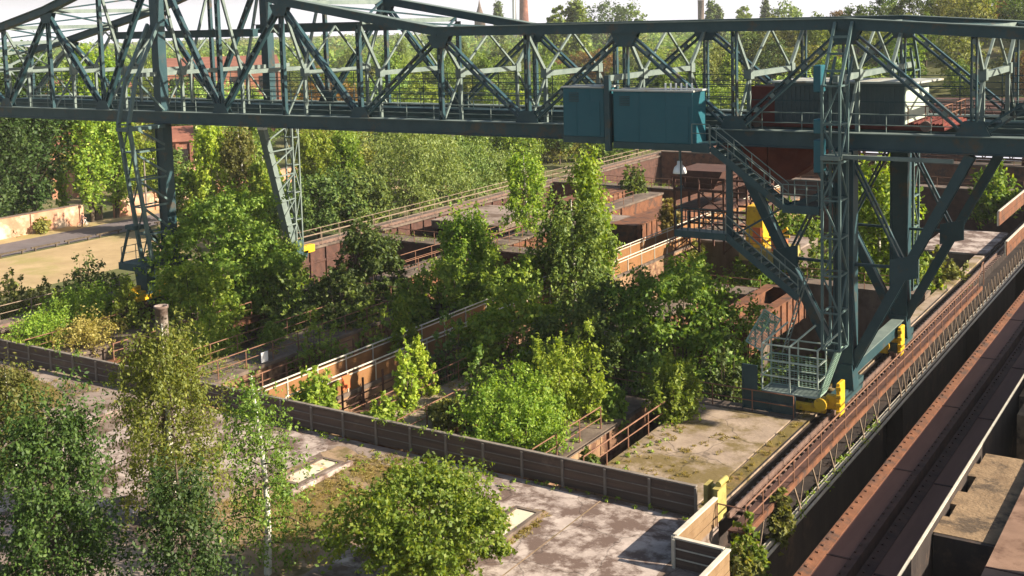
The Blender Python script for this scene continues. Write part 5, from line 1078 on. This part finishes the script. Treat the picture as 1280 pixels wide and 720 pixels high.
strip(-40.9, -38.7, 42.5, 53, -.9, 40); strip(-23.9, -18.8, 41.7, 43.2, 0, 24, .14); strip(-23.9, -22.5, 43, 53, 0, 24, .12); strip(-60, -18, 40.6, 41.0, 0, 60, .12); strip(-34, -26, 39.6, 40.8, 0, 30, .15); strip(-66, -56, 41.2, 41.4, 1.2, 26, .2); strip(-44, -40, 41.2, 41.4, 1.15, 14, .2); strip(-36, -29, 41.1, 41.4, 1.1, 26, .22); strip(-16.3, -15.8, 40.5, 60, -1.6, 50, .25); strip(-17.2, -15.3, 36.9, 40.6, -3, 60, .5); strip(-36, -29, 32, 39.5, 0, 110, .16)
strip(-70.5, -51, 117.9, 119.6, .3, 60, .5); strip(-70, -44, 64.4, 66.3, -.3, 80, .4); strip(-70, -44, 82, 84, 0, 80, .4); strip(-68, -18, 60, 61, -5, 10, 1)
me = leaf_mesh('weeds', cl, rng, .16, .4); me.materials.append(M['L_yellowgreen']); o = bpy.data.objects.new('weeds', me); COL.objects.link(o)
tag(o, 'low weeds growing on the walkways and along the parapet', 'weeds', kind='stuff')

cl = []
strip(-34.5, -28.4, 35.5, 40.3, 0, 260, .10); strip(-36, -29, 30, 36, 0, 200, .12); strip(-69, -53.5, 34.5, 40.2, 0, 420, .12); strip(-23.9, -23.3, 35.3, 38.6, 0, 40, .07); strip(-23.9, -20, 41.7, 50, 0, 90, .07); strip(-18.6, -18.1, 42, 60, 0, 60, .07); strip(-52.1, -49, 42, 60, 0, 150, .12); strip(-37, -33.8, 42, 60, 0, 120, .12)
me = leaf_mesh('dry_grass', [c[:3]+[c[3]*2, c[4]*2, c[5], 22] for c in cl], rng, .17, .16, updir=-.2); me.materials.append(M['L_dry']); o = bpy.data.objects.new('dry_grass', me); COL.objects.link(o)
tag(o, 'dry yellowish grass in the cracks and on the dirt of the floor', 'grass', kind='stuff')
# ------------------------------------------------------------------ the wood beyond
hill = MB(); HX, HY, HR = -50.0, 300.0, 95.0; n = 28; V = []; Fc = []
def hillz(x, y): d2 = ((x-HX)/HR)**2+((y-HY)/70)**2; return GZ+17.0*max(0.0, 1-d2)**1.1
for i in range(n+1):
    for j in range(n+1): x = HX-HR*1.05+2.1*HR*i/n; y = HY-75+150*j/n; V.append((x, y, hillz(x, y)+(.02 if hillz(x, y) > GZ+.01 else -.05)))
for i in range(n):
    for j in range(n): a = i*(n+1)+j; Fc.append((a, a+1, a+n+2, a+n+1))
hill.add(V, Fc); smooth(struct('hill', hill, M['ground']))
protos = []
kinds = [('round', 'L_mid', 'dense mid green tree, one of many alike in the wood beyond the bunkers'), ('round', 'L_bright', 'light green tree, one of many alike in the wood beyond the bunkers'), ('round', 'L_dark', 'dark green tree, one of many alike in the wood beyond the bunkers'),
         ('birch', 'L_yellowgreen', 'yellow green slender tree, one of many alike in the wood beyond the bunkers'), ('round', 'L_olive', 'olive brown tree, one of many alike in the wood beyond the bunkers'), ('round', 'L_autumn', 'rusty autumn tree, one of several in the wood beyond the bunkers'), ('poplar', 'L_mid', 'upright green poplar, one of several in the wood beyond the bunkers'), ('willow', 'L_willow', 'grey green tree, one of many alike in the wood beyond the bunkers')]
for i, (kd, mt, lab) in enumerate(kinds):
    r_ = np.random.default_rng(300+i); H, W = (14, 10) if kd in ('round', 'willow') else ((15, 7) if kd == 'birch' else (18, 5))
    c, br = crown_plan(kd, H, W, r_, 5200); lm = leaf_mesh('wood_tree', c, r_, .56, .6, shoots=7)
    tm = trunk_mb(br[:12], 5).mesh('wood_tree_trunk'); nv = len(lm.vertices)
    me = bpy.data.meshes.new('wood_tree'); co = np.empty(nv*3, np.float32); lm.vertices.foreach_get('co', co); tv = np.array([v.co[:] for v in tm.vertices], np.float32).ravel()
    nq = nv//4; tq = [tuple(p.vertices) for p in tm.polygons]
    me.vertices.add(nv+len(tv)//3); me.vertices.foreach_set('co', np.concatenate([co, tv]))
    li = np.concatenate([np.arange(nv, dtype=np.int32), np.array(tq, np.int32).ravel()+nv]); N = nq+len(tq)
    me.loops.add(len(li)); me.loops.foreach_set('vertex_index', li); me.polygons.add(N); me.polygons.foreach_set('loop_start', np.arange(0, 4*N, 4, dtype=np.int32)); me.polygons.foreach_set('loop_total', np.full(N, 4, np.int32))
    me.materials.append(M[mt]); me.materials.append(M['bark']); me.polygons.foreach_set('material_index', np.concatenate([np.zeros(nq, np.int32), np.ones(len(tq), np.int32)])); me.update(calc_edges=True)
    protos.append((me, lab))
placed = []
halls = [o for o in bpy.data.objects if o.get('category') == 'building']
def hall_boxes():
    out = []
    for h in halls:
        xs = []; ys = []
        for c in h.children:
            if c.name.startswith('wall'):
                for v in c.data.vertices: xs.append(v.co.x); ys.append(v.co.y)
        out.append((min(xs)-6, max(xs)+6, min(ys)-6, max(ys)+6))
    return out
HB = hall_boxes()
def free(x, y, gap):
    if x > -78 and y < 208: return False
    if -124 < x < -99 and y < 150: return False
    if -120 < x < -110: return False
    for a, b, c, d in HB:
        if a < x < b and c < y < d: return False
    return all((x-p)**2+(y-q)**2 > gap*gap for p, q in placed)
def wood_tree(k, x, y, z, s):
    me, lab = protos[k]; o = bpy.data.objects.new('wood_tree', me); COL.objects.link(o); o.location = (x, y, z); o.scale = (s*rnd.uniform(.85, 1.2), s*rnd.uniform(.85, 1.2), s); o.rotation_euler[2] = rnd.uniform(0, 6.28)
    tag(o, lab, 'tree', 'trees in the wood beyond the bunkers'); placed.append((x, y))
def bearing(px): d = AX.T @ np.array([(px-640)/F, 0, 1.0]); d = d[:2]/np.linalg.norm(d[:2]); return d
cnt = 0
for i in range(70):            # trees on the hill at the right
    for t in range(30):
        x, y = rnd.uniform(-115, 5), rnd.uniform(236, 310)
        if hillz(x, y) > GZ+1.5 and free(x, y, 6.5): wood_tree(rnd.choice([0, 2, 2, 4, 4, 5, 0]), x, y, hillz(x, y), rnd.uniform(.62, .95)); cnt += 1; break
tries = 0
while cnt < 296 and tries < 9000:
    tries += 1
    px = rnd.uniform(-40, 1320); d = bearing(px); D = 150+(rnd.random()**1.15)*300; x, y = d[0]*D, d[1]*D
    if hillz(x, y) > GZ+1 or not free(x, y, 7.5): continue
    wt = [0, 0, 1, 2, 3, 4, 6, 7, 1]
    if 340 < px < 470 or 690 < px < 760 or 940 < px < 1010: wt += [5, 5, 4, 4, 5]
    s = rnd.uniform(.6, .98)*(1 if D > 200 else .8)
    wood_tree(rnd.choice(wt), x, y, GZ, s); cnt += 1
# the far wood reads as one mass
cl = []; rg = np.random.default_rng(9); mats = ['L_mid', 'L_dark', 'L_olive', 'L_mid']; far = [[] for _ in mats]
for i in range(5200):
    px = rg.uniform(-80, 1360); d = bearing(px); D = 440+900*rg.random()**1.25; x, y = d*D; r_ = rg.uniform(3.2, 6.5); h = rg.uniform(5, 11)
    if abs(x-HX) < HR*.8 and abs(y-HY) < 60: continue
    far[int(rg.integers(4))].append([x, y, GZ+h*.55, r_, r_, h*.55, 34])
me = None; vs_all = []; mi = []
for k, c in enumerate(far):
    lm = leaf_mesh('far', c, rg, 2.3, .7); co = np.empty(len(lm.vertices)*3, np.float32); lm.vertices.foreach_get('co', co); vs_all.append(co); mi.append(np.full(len(lm.vertices)//4, k, np.int32))
co = np.concatenate(vs_all); N = len(co)//12; me = bpy.data.meshes.new('distant_wood'); me.vertices.add(4*N); me.vertices.foreach_set('co', co); me.loops.add(4*N); me.loops.foreach_set('vertex_index', np.arange(4*N, dtype=np.int32)); me.polygons.add(N); me.polygons.foreach_set('loop_start', np.arange(0, 4*N, 4, dtype=np.int32)); me.polygons.foreach_set('loop_total', np.full(N, 4, np.int32))
for k in mats: me.materials.append(M[k])
me.polygons.foreach_set('material_index', np.concatenate(mi)); me.update(calc_edges=True)
o = bpy.data.objects.new('distant_wood', me); COL.objects.link(o); tag(o, 'distant hazy wood reaching to the skyline', 'wood', kind='stuff')
# taller clumps standing out on the skyline
for i, (px, yt, D, W, kind, mt, lab) in enumerate([(762, 1, 620, 26, 'round', 'L_dark', 'broad dark tree on the skyline above the cabins'), (790, 8, 600, 16, 'round', 'L_mid', 'round tree right of the broad dark one on the skyline'), (628, 4, 640, 6, 'poplar', 'L_dark', 'pair like dark poplar on the skyline left of the chimneys'), (892, 4, 600, 6, 'poplar', 'L_dark', 'dark poplar on the skyline beside the tower block'), (900, 8, 600, 5, 'poplar', 'L_dark', 'shorter dark poplar on the skyline beside the tower block'), (956, 1, 600, 5, 'poplar', 'L_dark', 'pointed poplar on the skyline left of the hill'), (930, 7, 580, 10, 'round', 'L_mid', 'round tree between the poplars on the skyline'), (722, 3, 420, 8, 'poplar', 'L_mid', 'leafy poplar on the skyline left of the broad dark tree'), (985, 3, 600, 16, 'round', 'L_mid', 'wide tree on the skyline just left of the hill'), (700, 9, 420, 9, 'round', 'L_mid', 'bushy tree on the skyline right of the chimneys')]):
    d = bearing(px)*D; dd = AX.T @ np.array([(px-640)/F, (yt-PYY)/F, 1.0]); z = 20+dd[2]/np.linalg.norm(dd[:2])*D
    tree('skyline_tree', lab, kind, mt, (d[0], d[1], GZ), z-GZ, W, 2600, 1.5, 500+i)
# ------------------------------------------------------------------ air
hz, n, l = _mat('air'); pv = n.new("ShaderNodeVolumePrincipled"); pv.inputs['Color'].default_value = (0.93, 0.95, 1.0, 1); pv.inputs['Density'].default_value = HAZE; pv.inputs['Anisotropy'].default_value = 0.0
oo = n.new("ShaderNodeOutputMaterial"); l.new(pv.outputs[0], oo.inputs['Volume'])
if HAZE > 0:
    mb = MB(); mb.box(-1510, 1000, -310, 1510, -10.5, 42); tag(mb.build('haze', hz), kind='stuff')
